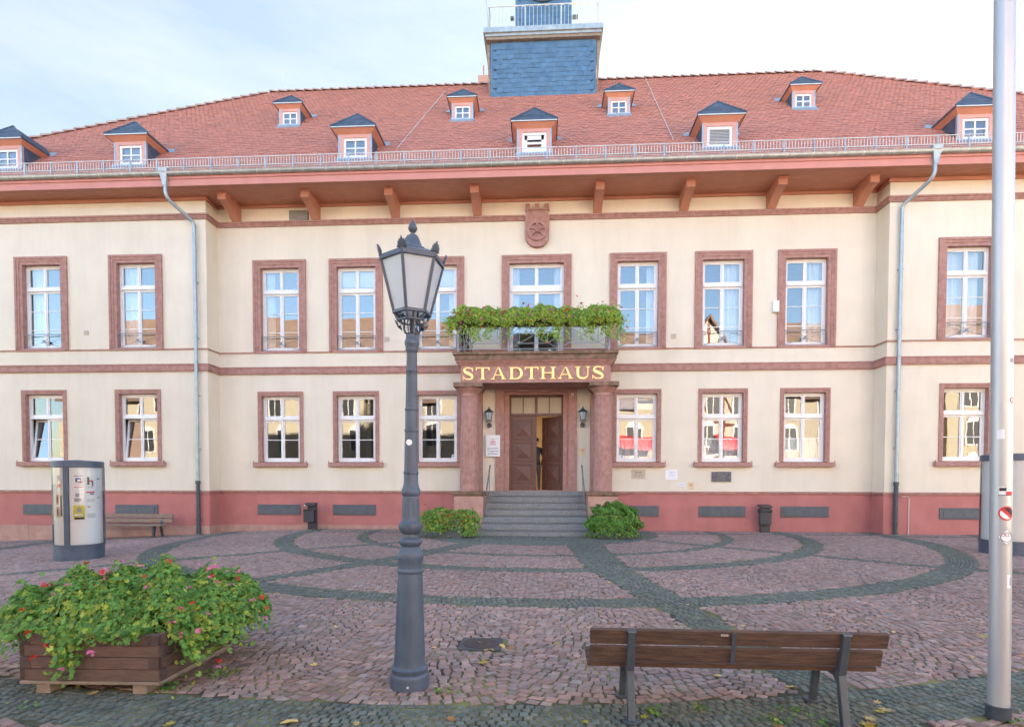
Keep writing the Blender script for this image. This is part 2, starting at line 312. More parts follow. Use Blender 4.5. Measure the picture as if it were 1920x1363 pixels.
CC = (-0.3, -1.0)
def seg_d(x, y, pts, ws):
    best = np.full(x.shape, 9.0)
    for (a, b, wa, wb) in zip(pts[:-1], pts[1:], ws[:-1], ws[1:]):
        dx, dy = b[0]-a[0], b[1]-a[1]; t = np.clip(((x-a[0])*dx+(y-a[1])*dy)/(dx*dx+dy*dy), 0, 1)
        best = np.minimum(best, np.hypot(x-a[0]-t*dx, y-a[1]-t*dy)-(wa+(wb-wa)*t))
    return best
def dark_d(x, y):
    """signed distance to the basalt bands (negative inside)"""
    d = np.full(x.shape, 9.0)
    r = np.hypot(x-0.2, y+1.1)
    for R_, w_ in ((5.1, 0.13), (7.05, 0.22), (9.72, 0.24)): d = np.minimum(d, np.abs(r-R_)-w_)
    r0 = np.hypot(x+0.9, y+1.1); d = np.minimum(d, np.abs(r0-13.36)-0.27)
    d = np.minimum(d, seg_d(x, y, [(1.2,-3.2),(1.37,-7.8),(1.8,-10.5),(2.0,-11.8),(2.45,-14.4)], [.45,.36,.27,.2,.2]))
    d = np.minimum(d, seg_d(x, y, [(-1.3,-3.2),(-2.2,-5.9),(-3.3,-8.0),(-4.35,-9.9)], [.3,.22,.2,.17]))
    d = np.minimum(d, seg_d(x, y, [(-3.0,-3.6),(-5.7,-6.1),(-6.9,-7.4),(-9.2,-9.0),(-12,-10.6)], [.14]*5))
    d = np.minimum(d, seg_d(x, y, [(3.0,-3.0),(5.4,-5.4),(6.9,-7.0),(8.6,-8.2),(12,-10)], [.14]*5))
    d = np.minimum(d, seg_d(x, y, [(-16,-1.5),(-10.6,-1.35),(-9.8,-1.0),(-2,-1.0),(4.5,-1.0),(9.8,-1.0),(10.6,-1.4),(16,-1.5)], [.10]*8))
    port = np.hypot((x-0.0)/3.5, (y+1.0)/3.3)-1; d = np.minimum(d, port*3.0)
    return d
def setts(cx, cy, ang, L_, W_, name, m, lab, keep):
    n = len(cx); x = cx[keep]; y = cy[keep]; a = ang[keep]; L_ = L_[keep]; W_ = W_[keep]; n = len(x)
    gap = 0.0065 if m is COB_R else 0.0058; hz = rng.normal(0, 0.0022, n)+gzv(x); tz = rng.normal(0, 0.02, (n, 2))
    sgn = np.array([(-1,-1),(1,-1),(1,1),(-1,1)], float)
    hl = (L_/2-gap)[:, None]; hw = (W_/2-gap)[:, None]
    jq = 0.0055 if m is COB_R else 0.003; jx = rng.normal(0, jq, (n, 4)); jy = rng.normal(0, jq, (n, 4))
    V = np.zeros((n, 12, 3)); ca, sa = np.cos(a)[:, None], np.sin(a)[:, None]
    for k, (ins, dz) in enumerate(((0.0, -0.022), (0.0, -0.005), (0.008, 0.0))):
        lx = sgn[:, 0]*(hl-ins)+jx; ly = sgn[:, 1]*(hw-ins)+jy
        V[:, k*4:k*4+4, 0] = x[:, None]+lx*ca-ly*sa; V[:, k*4:k*4+4, 1] = y[:, None]+lx*sa+ly*ca
        V[:, k*4:k*4+4, 2] = hz[:, None]+dz+(lx*tz[:, :1]+ly*tz[:, 1:])*(1 if k else 0)
    q = np.array([(8,9,10,11)]+[(b+i, b+(i+1) % 4, b+4+(i+1) % 4, b+4+i) for b in (0, 4) for i in range(4)])
    F = (q[None]+(np.arange(n)*12)[:, None, None]).reshape(-1, 4)
    base = rng.normal(1.0, 0.13, (n, 1)).clip(0.6, 1.5); hue = rng.normal(0, 0.05, (n, 1))
    patch = 1+0.12*np.sin(x*0.9+1.3*np.sin(y*0.7))*np.cos(y*0.8+x*0.3)
    col = np.hstack([base*(1+hue), base*(1-hue*0.4), base*(1-hue*0.8)])*patch[:, None]
    o = bulk(name, V.reshape(-1, 3), [F], m, col=np.repeat(col, 12, axis=0)); tag(o, kind='structure'); return o
def visible(cx, cy):
    k = (cy > -15.3) & (cy < -0.03) & (np.abs(cx-0.2+0.05*(cy+18)) < 0.97*(cy+18)+1.6)
    k &= ~((np.abs(cx) > 10.1) & (cy > -0.68)); k &= ~((np.abs(cx) < 1.6) & (cy > -2.0)) & ~((np.abs(cx) < 2.45) & (cy > -1.35))
    k &= ~((np.abs(cx+0.32) < 0.21) & (np.abs(cy+12.71) < 0.21))
    return k
# red setts laid in segmental arcs
P = []
Wc, rs = 1.6, 0.084
for c in range(-14, 15):
    x0 = c*Wc
    nr = int(20/rs)
    for r_ in range(nr):
        y0 = -17.5+r_*rs+(0.04 if c % 2 else 0)
        nst = 18; ws = rng.uniform(0.75, 1.25, nst); ws = ws/ws.sum()*Wc; e = np.cumsum(ws)-ws/2
        for t, wd in zip(e, ws):
            q = (t/Wc-0.5)*2; yy = y0-0.22*(1-q*q); sl_ = 0.22*2*q*2/Wc
            P.append((x0+t, yy, math.atan(sl_), wd*math.sqrt(1+sl_*sl_)*0.97, rs*math.cos(math.atan(sl_))*1.0))
P = np.array(P); dd = dark_d(P[:, 0], P[:, 1])
setts(P[:, 0], P[:, 1], P[:, 2], P[:, 3], P[:, 4], 'red_cobblestones', COB_R, '', visible(P[:, 0], P[:, 1]) & (dd > 0.03))
# basalt setts laid concentrically
P = []; rr = 1.0; row = 0
while rr < 18:
    cxx, cyy = (0.2, -1.1) if rr < 12 else (-0.9, -1.1)
    n_ = int(math.pi*rr/0.066); off = rng.random()
    for i in range(n_):
        a = math.pi+(i+off)/n_*math.pi; P.append((cxx+rr*math.cos(a), cyy+rr*math.sin(a), a+math.pi/2, 0.066*rng.uniform(0.9, 1.0), 0.062))
    rr += 0.062
    if 11.98 < rr < 12.05: rr = 12.06
for i in range(-260, 260):
    for j in range(18): P.append((i*0.066+0.02*(j % 2), -1.08+j*0.062, 0, 0.064, 0.062))
P = np.array(P); dd = dark_d(P[:, 0], P[:, 1])
setts(P[:, 0], P[:, 1], P[:, 2], P[:, 3], P[:, 4], 'basalt_cobblestones', COB_D, '', visible(P[:, 0], P[:, 1]) & (dd < 0.0))

# ------------------------------------------------------------------ town hall
TH = thing('town_hall', 'long cream two-storey town hall with red sandstone trim, red tiled hipped roof and slate tower', 'town hall')
HW = 21.5; WY = -0.645; EX = 10.14; BK = 12.0
upC = [-8.13, -5.67, -3.10, 3.10, 5.67, 8.13]; loC = [-8.14, -5.695, -3.10, 3.10, 5.695, 8.14]
wu = [-18.5, -15.46, -12.39, 12.36, 15.4, 18.5]; wl = [-18.5, -15.46, -12.39, 12.36, 15.4, 18.5]
U_OUT, U_Z0, U_Z1 = 0.855, 5.60, 8.486
L_OUT, L_Z0, L_Z1 = 0.738, 1.97, 4.357
def wallplane(mb, x0, x1, z0, z1, holes, y):
    X = sorted({x0, x1, *[h[0] for h in holes], *[h[1] for h in holes]}); Z = sorted({z0, z1, *[h[2] for h in holes], *[h[3] for h in holes]})
    for i in range(len(X)-1):
        for j in range(len(Z)-1):
            cx_, cz_ = (X[i]+X[i+1])/2, (Z[j]+Z[j+1])/2
            if any(h[0] < cx_ < h[1] and h[2] < cz_ < h[3] for h in holes): continue
            mb.add([(X[i], y, Z[j]), (X[i+1], y, Z[j]), (X[i+1], y, Z[j+1]), (X[i], y, Z[j+1])], [(0, 1, 2, 3)])
holesC = [(c-0.8, c+0.8, 5.62, 8.44) for c in upC]+[(c-0.7, c+0.7, 2.0, 4.3) for c in loC]+[(-1.0, 1.0, 5.1, 8.44), (-1.2, 1.2, 1.0, 4.4)]
wm = MB(); wallplane(wm, -EX, EX, 1.2, 10.25, holesC, 0.0)
for s_ in (-1, 1):
    hs = [(c-0.8, c+0.8, 5.62, 8.44) for c in wu if c*s_ > 0]+[(c-0.7, c+0.7, 2.0, 4.3) for c in wl if c*s_ > 0]
    wallplane(wm, *( (-HW, -EX) if s_ < 0 else (EX, HW) ), 1.2, 10.25, hs, WY)
    wm.add([(s_*EX, WY, 1.2), (s_*EX, 0, 1.2), (s_*EX, 0, 10.25), (s_*EX, WY, 10.25)], [(0, 1, 2, 3)])
    wm.add([(s_*HW, WY, -0.6), (s_*HW, BK, -0.6), (s_*HW, BK, 10.25), (s_*HW, WY, 10.25)], [(0, 1, 2, 3)])
wm.add([(-HW, BK, -0.6), (HW, BK, -0.6), (HW, BK, 10.25), (-HW, BK, 10.25)], [(0, 1, 2, 3)])
wm.build('wall', PLASTER, TH)
# plinth
pm = MB()
for x0, x1, y in ((-HW, -EX, WY-0.02), (-EX-0.02, -1.5, -0.02), (1.5, EX+0.02, -0.02), (EX, HW, WY-0.02)):
    pm.box(x0, x1, y, y+0.3, 0.12 if x0 < 0 else -0.05, 1.135)
for s_ in (-1, 1): pm.box(min(s_*EX, s_*(EX-0.02)), max(s_*EX, s_*(EX-0.02)), WY-0.017, 0.2, 0.119 if s_ < 0 else -0.051, 1.136)
pm.build('plinth', PINK, TH)
bm_ = MB(); x = -HW
while x < -2.5:
    x1 = min(x+random.uniform(0.9, 1.5), -2.4); y = WY if x1 <= -EX+0.3 else 0
    if x < -EX < x1: x1 = -EX; y = WY
    bm_.box(x+0.004, x1-0.004, y-0.035, y+0.1, -0.6, 0.12+random.uniform(-0.01, 0.02)); x = x1
bm_.box(-EX-0.03, -EX+0.012, WY-0.033, -0.02, -0.6, 0.118)
bm_.build('footing_stones', STONE_L, TH)
def course(name, z0, z1, prof, m, xr=None, mate=None):
    """moulded string course along the front; prof = [(dz0,dz1,proud)]"""
    runs = [(-HW, -EX, WY, -1), (-EX, EX, 0, 0), (EX, HW, WY, 1)]
    for x0, x1, y, k in runs:
        segs = [(x0, x1)]
        if k == 0:
            segs = []; cur = x0
            for c0, c1 in (xr or []): segs.append((cur, c0)); cur = c1
            segs.append((cur, x1))
        for sa, sb in segs:
            b = MB()
            for (a0, b0, pr_) in prof:
                e = sa; random.seed(int(sa*100))
                while e < sb-1e-6:                       # block joints
                    ne = min(e+random.uniform(1.7, 2.6), sb)
                    if sb-ne < 0.5: ne = sb
                    b.box(e+0.002, ne-0.002, y-pr_, y+0.05, a0, b0); e = ne
                if k:   # returns round the corner
                    xa, xb = (-EX-0.04, -EX+pr_) if k < 0 else (EX-pr_, EX+0.04)
                    b.box(xa, xb, WY-pr_+0.001, 0.04-pr_, a0+0.001, b0-0.001)
            b.build(name, m, TH)
course('plinth_moulding', 1.135, 1.218, [(1.135, 1.165, 0.045), (1.165, 1.218, 0.07)], STONE, [(-2.45, 2.45)])
course('string_course', 4.898, 5.125, [(4.898, 4.93, 0.05), (4.93, 5.09, 0.065), (5.09, 5.125, 0.085)], STONE, [(-2.3, 2.3)])
def cuts_up(): return sorted([(c-U_OUT, c+U_OUT) for c in upC]+[(-1.077, 1.077)])
course('sill_course', 5.565, 5.605, [(5.565, 5.605, 0.035)], STONE, cuts_up())
course('upper_course', 9.532, 9.68, [(9.532, 9.575, 0.05), (9.575, 9.63, 0.07), (9.63, 9.68, 0.10)], STONE, [(-0.38, 0.39)])

# windows
def make_window(kind, y=0.0, curtain='none', rail=True, tilt=False, half=None):
    """origin = centre of the opening on the wall plane, z absolute"""
    if kind == 'up': out, z0, z1, fwid, zt, iw, ztop = U_OUT, U_Z0, U_Z1, 0.235, 0.24, 0.62, 8.25
    elif kind == 'door': out, z0, z1, fwid, zt, iw, ztop = 1.077, 5.24, U_Z1, 0.235, 0.24, 0.842, 8.25
    else: out, z0, z1, fwid, zt, iw, ztop = L_OUT, 2.13, L_Z1, 0.118, 0.135, 0.62, 4.222
    b = MB()
    steps = [(0.0, 0.07, 0.065), (0.07, 0.14, 0.045), (0.14, fwid, 0.025)] if kind != 'lo' else [(0.0, 0.06, 0.035), (0.06, fwid, 0.02)]
    for i, (a, c, pr_) in enumerate(steps):
        back = 0.26 if i == len(steps)-1 else 0.04
        ta, tc_ = a*zt/fwid, c*zt/fwid
        for s_ in (-1, 1):
            xa, xb = sorted((s_*(out-a), s_*(out-c)))
            b.box(xa, xb, y-pr_, y+back, z0, z1-ta if True else 0)
        b.box(-(out-c), out-c, y-pr_-0.0015, y+back-0.001, z1-tc_, z1-ta-0.0005)
    if kind == 'up': b.box(-out+0.001, out-0.001, y-0.03, y+0.259, z0-0.04, z0+0.04)
    wo = b.build('window', STONE, TH)
    zb = {'up': z0+0.04, 'lo': z0, 'door': z0+0.05}[kind]
    if kind == 'lo':
        sb = MB(); sb.box(-0.87, 0.87, y-0.13, y+0.26, 1.97, 2.105); sb.prismx([(y-0.129, 2.105), (y+0.259, 2.105), (y+0.259, 2.13)], -0.869, 0.869)
        for s_ in (-1, 1): sb.box(s_*0.86-0.012, s_*0.86+0.012, y-0.11, y-0.08, 2.09, 2.16)
        sb.build('sill', STONE, wo, bevel=0.008)
    # wooden frame
    fy0, fy1 = y+0.13, y+0.20
    H = ztop-zb; W2 = iw; fr = MB()
    t0, t1 = (ztop-0.305*H, ztop-0.268*H) if kind != 'lo' else (ztop-0.365*H, ztop-0.325*H)
    if kind == 'door': t0, t1 = 7.40, 7.56
    for s_ in (-1, 1): fr.box(*sorted((s_*W2, s_*(W2-0.055))), fy0, fy1, zb, ztop)
    fr.box(-W2+.055, W2-.055, fy0, fy1, ztop-0.055, ztop); fr.box(-W2+.055, W2-.055, fy0, fy1, zb, zb+0.06)
    fr.box(-W2+.055, W2-.055, fy0-0.03, fy1, t0, t1); fr.box(-W2+.055, W2-.055, fy0-0.045, fy0-0.03, t0+0.01, t0+0.03)
    def sash(mb, xa, xb, za, zb_, sw=0.055, yy=None, bars=()):
        ya, yb = (fy0+0.012, fy1-0.005) if yy is None else yy
        mb.box(xa, xa+sw, ya, yb, za, zb_); mb.box(xb-sw, xb, ya, yb, za, zb_); mb.box(xa+sw, xb-sw, ya, yb, zb_-sw, zb_); mb.box(xa+sw, xb-sw, ya, yb, za, za+sw*1.15)
        for z in bars: mb.box(xa+sw, xb-sw, ya+0.006, yb-0.02, z-0.012, z+0.012)
    sc_ = 0.004
    sash(fr, -W2+.056, -sc_, t1+.001, ztop-.056, 0.05); sash(fr, sc_, W2-.056, t1+.001, ztop-.056, 0.05)
    fr.box(-0.02, 0.02, fy0-0.006, fy0+0.011, t1+.001, ztop-.056)
    if kind == 'lo': bars = [zb+0.335*H]
    elif kind == 'up': bars = [ztop-0.54*H, ztop-0.765*H]
    else: bars = [6.75, 6.15]
    tl = None
    if tilt:
        sash(fr, sc_, W2-.056, zb+.061, t0-.001, 0.055, bars=bars)
        tb = MB(); za = zb+.061; hh = t0-.001-za
        sash(tb, -W2+.058, -sc_-.002, 0, hh, 0.055, yy=(0.0, 0.05), bars=[bars[0]-za])
        tl = tb.build('casement', WHITE, wo); tl.location = (0, fy0+0.02, za); tl.rotation_euler = (R(-7.0), 0, 0)
        gp = MB(); gp.add([(-W2+.11, 0.03, 0.06), (-.06, 0.03, 0.06), (-.06, 0.03, hh-.05), (-W2+.11, 0.03, hh-.05)], [(0, 1, 2, 3)])
        go = gp.build('pane', GLASS, wo); go.location = tl.location; go.rotation_euler = tl.rotation_euler
        fr.box(-0.018, 0.018, fy0-0.004, fy1-0.01, zb+.061, t0-.001)
    else:
        sash(fr, -W2+.056, -sc_, zb+.061, t0-.001, 0.055, bars=bars); sash(fr, sc_, W2-.056, zb+.061, t0-.001, 0.055, bars=bars)
        fr.box(-0.022, 0.022, fy0-0.006, fy0+0.011, zb+.061, t0-.001)
    fr.build('window_frame', WHITE, wo)
    # panes: each light very slightly out of plane, as old glass is
    pn = MB()
    lights = [(-W2+.1, -.05, t1+.045, ztop-.1), (.05, W2-.1, t1+.045, ztop-.1), (.055, W2-.105, zb+.11, t0-.05)]
    if not tilt: lights.append((-W2+.105, -.055, zb+.11, t0-.05))
    for (xa, xb, za, zc) in lights:
        j = [random.uniform(-0.003, 0.003) for _ in range(3)]
        pn.add([(xa, fy0+.035+j[0], za), (xb, fy0+.035+j[1], za), (xb, fy0+.035+j[2], zc), (xa, fy0+.035+j[0]+j[2]-j[1], zc)], [(0, 1, 2, 3)])
    pn.build('pane', GLASSL if kind == 'lo' else GLASS, wo)
    if curtain != 'none':
        cb = MB()
        def drape(xa, xb, za, zc, amp=0.03):
            n_ = max(8, int((xb-xa)/0.02)); vs = []
            ph = random.random()*6
            for i in range(n_+1):
                xx = xa+(xb-xa)*i/n_; yy_ = fy1+0.14+amp*math.sin(ph+i*0.9)+amp*0.5*math.sin(i*0.37+ph)
                vs += [(xx, yy_, za), (xx, yy_, zc)]
            cb.add(vs, [(2*i, 2*i+2, 2*i+3, 2*i+1) for i in range(n_)])
        if 'L' in curtain: drape(-W2+.02, -W2+0.30, zb, ztop)
        if 'l' in curtain: drape(-W2+.02, -W2+0.50, zb, ztop)
        if 'R' in curtain: drape(W2-0.30, W2-.02, zb, ztop)
        if 'r' in curtain: drape(W2-0.50, W2-.02, zb, ztop)
        if 'F' in curtain: drape(-W2+.12, W2-.12, zb, ztop, 0.02)
        if 'H' in curtain: drape(-W2+.02, W2-.02, zb+0.02, zb+0.36*H, 0.02)
        if 'B' in curtain: cb.box(-W2+.05, W2-.05, fy1+.06, fy1+.08, ztop-0.22*H, ztop)
        cb.build('curtain', CURT, wo)
    if rail and kind == 'up':
        rb = MB(); ry = y+0.03; rz0, rz1 = z0+0.07, z0+0.50
        rb.bar((-0.66, ry, rz1), (0.66, ry, rz1), 0.022); rb.bar((-0.62, ry, rz0), (0.62, ry, rz0), 0.014)
        for s_ in (-1, 1):
            rb.bar((s_*0.60, ry, rz0), (s_*0.60, ry, rz1), 0.016)
            rb.bar((s_*0.60, ry, rz1), (s_*0.0, ry, (rz0+rz1)/2+0.03), 0.009); rb.bar((s_*0.60, ry, rz0), (s_*0.0, ry, (rz0+rz1)/2-0.03), 0.009)
            rb.bar((s_*0.60, ry+.004, rz1-0.1), (s_*-0.60, ry+.004, rz0+0.02), 0.007)
        rb.tube([(0, ry-0.012, (rz0+rz1)/2), (0, ry+0.012, (rz0+rz1)/2)], 0.045, 12)
        rb.build('guard_rail', RAILG, wo)
    return wo
ordn = ['first', 'second', 'third', 'fourth', 'fifth', 'sixth']
curU = ['L', 'B', 'RB', 'R', 'r', 'r']
for i, c in enumerate(upC):
    make_window('up', 0, curU[i]).location.x = c
for i, c in enumerate(wu): make_window('up', WY, ['l', 'l', 'l', 'F', 'F', 'L'][i]).location.x = c
curL = ['none', 'none', 'none', 'HB', 'H', 'H']
for i, c in enumerate(loC): make_window('lo', 0, curL[i], tilt=False).location.x = c
for i, c in enumerate(wl): make_window('lo', WY, 'none', tilt=(i in (1, 2))).location.x = c
make_window('door', 0, 'LR', rail=False)

# rooms behind the windows (floors, ceilings, back walls)
rm = MB()
for z in (1.15, 4.62, 5.2, 9.3): rm.box(-HW+.02, HW-.02, 0.30, 5.0, z-0.02, z)
rm.add([(-HW, 4.6, 1.1), (-0.9, 4.6, 1.1), (-0.9, 4.6, 9.4), (-HW, 4.6, 9.4)], [(0, 1, 2, 3)])
rm.add([(0.9, 4.6, 1.1), (HW, 4.6, 1.1), (HW, 4.6, 9.4), (0.9, 4.6, 9.4)], [(0, 1, 2, 3)])
rm.add([(-0.9, 4.6, 5.3), (0.9, 4.6, 5.3), (0.9, 4.6, 9.4), (-0.9, 4.6, 9.4)], [(0, 1, 2, 3)])
for x in (-17, -14, -10.2, -6.9, -4.4, 4.4, 6.9, 10.2, 14, 17): rm.box(x-.06, x+.06, 0.3, 4.6, 1.1, 9.3)
rm.build('office_rooms', ROOM, TH)
hm = MB(); hm.box(-1.75, -1.6, 0.5, 5, 1.15, 4.6); hm.box(1.6, 1.75, 0.5, 5, 1.15, 4.6); hm.box(-1.6, 1.6, 4.9, 5.0, 1.15, 4.6); hm.box(-1.6, 1.6, 0.5, 4.9, 4.5, 4.6); hm.box(-1.6, 1.6, .5, 4.9, 1.16, 1.2)
for k in range(7): hm.box(0.15, 0.9, 4.6, 4.88, 1.5+k*0.42, 1.54+k*0.42)
hm.build('entrance_hall', HALL, TH)
pl = bpy.data.lights.new('hall_lamp', 'AREA'); pl.energy = 6; pl.size = 0.5; pl.color = (1.0, 0.80, 0.55)
po = bpy.data.objects.new('hall_lamp', pl); COL.objects.link(po); po.location = (0.2, 2.6, 4.4); po.parent = TH

# eaves: soffit boards, fascia, wall plate
FY = -1.37
e = MB()
n_b = 9
for k in range(n_b):
    y0 = FY+0.02+k*(0.02-FY)/n_b; y1 = y0+(0.02-FY)/n_b-0.008
    e.box(-HW-0.9, HW+0.9, y0, y1, 10.192, 10.215)
e.box(-HW-0.9, HW+0.9, FY+.03, 0.3, 10.216, 10.24)
e.box(-EX, EX, -0.055, 0.03, 10.11, 10.188)
for x0, x1 in ((-HW, -EX+.055), (EX-.055, HW)): e.box(x0, x1, WY-.055, WY+.03, 10.09, 10.187)
for s_ in (-1, 1): e.box(*sorted((s_*(EX-.054), s_*(EX+.02))), WY+.031, -.056, 10.10, 10.186)
e.build('eaves_soffit', WOODP, TH)
f = MB(); f.box(-HW-0.9, HW+0.9, FY-0.02, FY+0.015, 10.17, 10.36); f.box(-HW-0.9, HW+0.9, FY-0.05, FY-0.021, 10.36, 10.43); f.build('fascia', FASC, TH)
for x in [-9.471, -6.915, -4.382, -1.822, 1.85, 4.444, 7.022, 9.558]:
    b = MB(); P_ = [(0.0, 10.19), (-0.93, 10.19), (-0.93, 9.98)]
    for t in range(9): a = t/8; P_.append((-0.93+0.80*a, 9.98-0.30*(a**1.0)-0.05*math.sin(a*math.pi)*-1))
    P_ += [(-0.10, 9.68), (0.0, 9.68)]
    b.prismx(P_, -0.125, 0.125); b.box(-0.15, 0.15, -0.96, 0, 10.155, 10.188)
    b.build('eaves_bracket', STONE if False else WOODP, TH, bevel=0.006, loc=(x, 0, 0))
# gutter
gt = MB(); n_ = 10; GX = HW+0.9; gy, gzz, gr = FY-0.085, 10.525, 0.085
vs = []; fs = []
for sx in (-GX, GX):
    for k in range(n_+1): a = math.pi+math.pi*k/n_; vs.append((sx, gy+gr*math.cos(a), gzz+gr*math.sin(a)*1.15))
for k in range(n_): fs.append((k, k+1, k+n_+2, k+n_+1))
gt.add(vs, fs); gt.tube([(-GX, gy-gr, gzz), (GX, gy-gr, gzz)], 0.012, 8)
x = -GX
while x < GX:
    vs = []; 
    for dx in (0, 0.02):
        for k in range(n_+1): a = math.pi+math.pi*k/n_; vs.append((x+dx+0.05*(1-math.cos(a))*0.5, gy+(gr+.004)*math.cos(a), gzz+(gr+.004)*math.sin(a)*1.15))
    gt.add(vs, [(k, k+1, k+n_+2, k+n_+1) for k in range(n_)], 1); x += 0.68
gt.build('gutter', [ZINC, GALV], TH, smooth=True)
# roof
SL = 1.007; RY, RZ = 5.5, 17.40; E0 = (FY-0.03, 10.475); RX, REX = 11.0, HW+1.2
def roofz(y): return E0[1]+SL*(y-E0[0])
rf = MB(); BY = 2*RY-E0[0]
rf.add([(-REX, E0[0], E0[1]-.03), (REX, E0[0], E0[1]-.03), (RX, RY, RZ-.05), (-RX, RY, RZ-.05), (-REX, BY, E0[1]-.03), (REX, BY, E0[1]-.03)],
       [(0, 1, 2, 3), (1, 5, 2), (5, 4, 3, 2), (4, 0, 3)])
ROOF = rf.build('roof', TILE, TH)
a_ = ROOF.data.color_attributes.new('Col', 'FLOAT_COLOR', 'POINT'); a_.data.foreach_set('color', [1.0]*4*len(ROOF.data.vertices))
def tilefield(name, org, ud, vd, nd, U, V, tw, ex, inside, m, parent, shape='beaver', rnd=0.10, th_=0.012, dirs=1):
    """overlapping tiles; (u along ud, v up the slope along vd)"""
    ud, vd, nd = map(np.array, (ud, vd, nd)); org = np.array(org)
    pos = []
    for j in range(int(V/ex)+1):
        for i in range(int(U/tw)+2):
            u = (i+(0.5 if j % 2 else 0))*tw-tw/2; v = j*ex
            if inside(u, v): pos.append((u, v))
    pos = np.array(pos); n = len(pos)
    if shape == 'beaver': o = [(-.5, 1.6), (-.5, .32), (-.40, .12), (-.2, .02), (0, 0), (.2, .02), (.40, .12), (.5, .32), (.5, 1.6)]
    else: o = [(-.5, 1.35), (-.5, .03), (.25, 0), (.42, .1), (.5, .34), (.5, 1.35)]
    k = len(o); oo = np.array(o)*[tw*0.975, ex]
    top = []; bot = []
    for (a, b) in oo:
        lift = th_*2.0*(1-b/(ex*1.6)); top.append((a, b, lift+0.002)); bot.append((a, b, lift-th_))
    T = np.array(top+bot); faces4 = np.array([(i+1, i, i+k, i+1+k) for i in range(k-1)]); ng = np.array([list(range(k-1, -1, -1))])
    if dirs > 0: faces4 = faces4[:, ::-1]; ng = ng[:, ::-1]
    jit = rng.normal(0, 0.0025, (n, 1, 1))
    loc = np.repeat(T[None], n, 0); loc[:, :, :2] += pos[:, None, :]; loc[:, :, 2:] += jit
    loc[:, :, 1] += rng.normal(0, 0.003, (n, 1))
    Vv = org+loc[:, :, 0:1]*ud+loc[:, :, 1:2]*vd+loc[:, :, 2:3]*nd
    off = (np.arange(n)*2*k)[:, None, None]
    c = rng.normal(1, rnd, (n, 1)).clip(0.6, 1.5); h = rng.normal(0, rnd*0.4, (n, 1)); col = np.hstack([c*(1+h), c, c*(1-h)])
    return bulk(name, Vv.reshape(-1, 3), [(ng[None]+off).reshape(-1, k), (faces4[None]+off).reshape(-1, 4)], m, parent, col=np.repeat(col, 2*k, axis=0))
Ls = math.hypot(RY-E0[0], RZ-E0[1]); vd = (0, (RY-E0[0])/Ls, (RZ-E0[1])/Ls); nd = (0, -vd[2], vd[1])
def in_roof(u, v):
    x = u-REX; t = v/Ls
    lim = REX+(RX-REX)*t
    return abs(x) < lim-0.05 and v < Ls-0.1
tf = tilefield('roof_tiles', (-REX, E0[0], E0[1]), (1, 0, 0), vd, nd, 2*REX, Ls, 0.17, 0.185, in_roof, TILE, ROOF, rnd=0.04, th_=0.018)
# ridge and hip caps
rc = MB()
def caps(a, b, step=0.36, r=0.10):
    a = Vector(a); b = Vector(b); L_ = (b-a).length; d = (b-a)/L_; n_ = int(L_/step); s_ = Vector((d.y, -d.x, 0)).normalized(); u_ = s_.cross(d); u_ = -u_ if u_.z < 0 else u_
    for i in range(n_):
        p0 = a+d*(i*step); p1 = p0+d*(step*1.12); vs = []
        for p, rr_, lf in ((p0, r*1.25, 0.035), (p1, r*0.95, 0.0)):
            for k in range(7):
                an = math.pi*k/6; vs.append(p+s_*math.cos(an)*rr_+u_*(math.sin(an)*rr_*0.85+lf-0.02))
        rc.add(vs, [(k, k+1, k+8, k+7) for k in range(6)]+[(0, 1, 2, 3, 4, 5, 6)])
caps((-RX, RY, RZ), (RX, RY, RZ)); caps((-REX, E0[0], E0[1]), (-RX, RY, RZ)); caps((REX, E0[0], E0[1]), (RX, RY, RZ))
o = rc.build('ridge_tiles', STONE_L, ROOF)
# lightning cables on the tiles
for (xa, ya, xb, yb) in ((-3.65, 4.76, -4.3, -0.18), (4.18, 5.44, 4.09, -0.21)):
    c = MB(); c.tube([(xa, ya, roofz(ya)+0.05), (xb, yb, roofz(yb)+0.05)], 0.012, 6); c.build('lightning_cable', GALV, ROOF)
for (x, tip) in ((-10.3, 0.9), (11.2, 0.9)):
    c = MB(); c.tube([(x, RY, RZ), (x-0.25, RY, RZ+tip)], 0.009, 6); c.build('lightning_rod', GALV, ROOF)
# snow guard
sg = MB(); y0 = -1.13
zb0, zt0 = 10.86, 11.08
def sy(z): return y0+(z-10.86)*-0.15
for z in (zb0, zt0): sg.box(-GX, GX, sy(z)-.009, sy(z)+.009, z-.009, z+.009)
x = -GX
while x < GX: sg.box(x-.008, x+.008, sy(zb0)-.004, sy(zb0)+.004, zb0+.01, zt0-.01); x += 0.085
sg.build('snow_guard', GALV, ROOF)
sg = MB(); x = -GX
while x < GX: sg.box(x-.003, x+.003, y0-.003, y0+.003, 10.70, zb0-.012); x += 0.045
for z in (10.72, 10.76, 10.80): sg.box(-GX, GX, y0-.0025, y0+.0025, z-.003, z+.003)
sg.build('snow_mesh', GALV, ROOF)
x = -GX+0.3
while x < GX:
    sg = MB(); sg.box(x-.018, x+.018, y0-.03, y0-.005, 10.66, zt0+.03); sg.prismx([(y0-.02, 10.72), (y0+.25, roofz(y0+.25)+.02), (y0-.02, 10.68)], x-.015, x+.015); sg.box(x-.09, x+.09, y0-.12, y0+.06, 10.66, 10.675); x += 0.83; sg.build('snow_guard_bracket', ZINCB, ROOF)

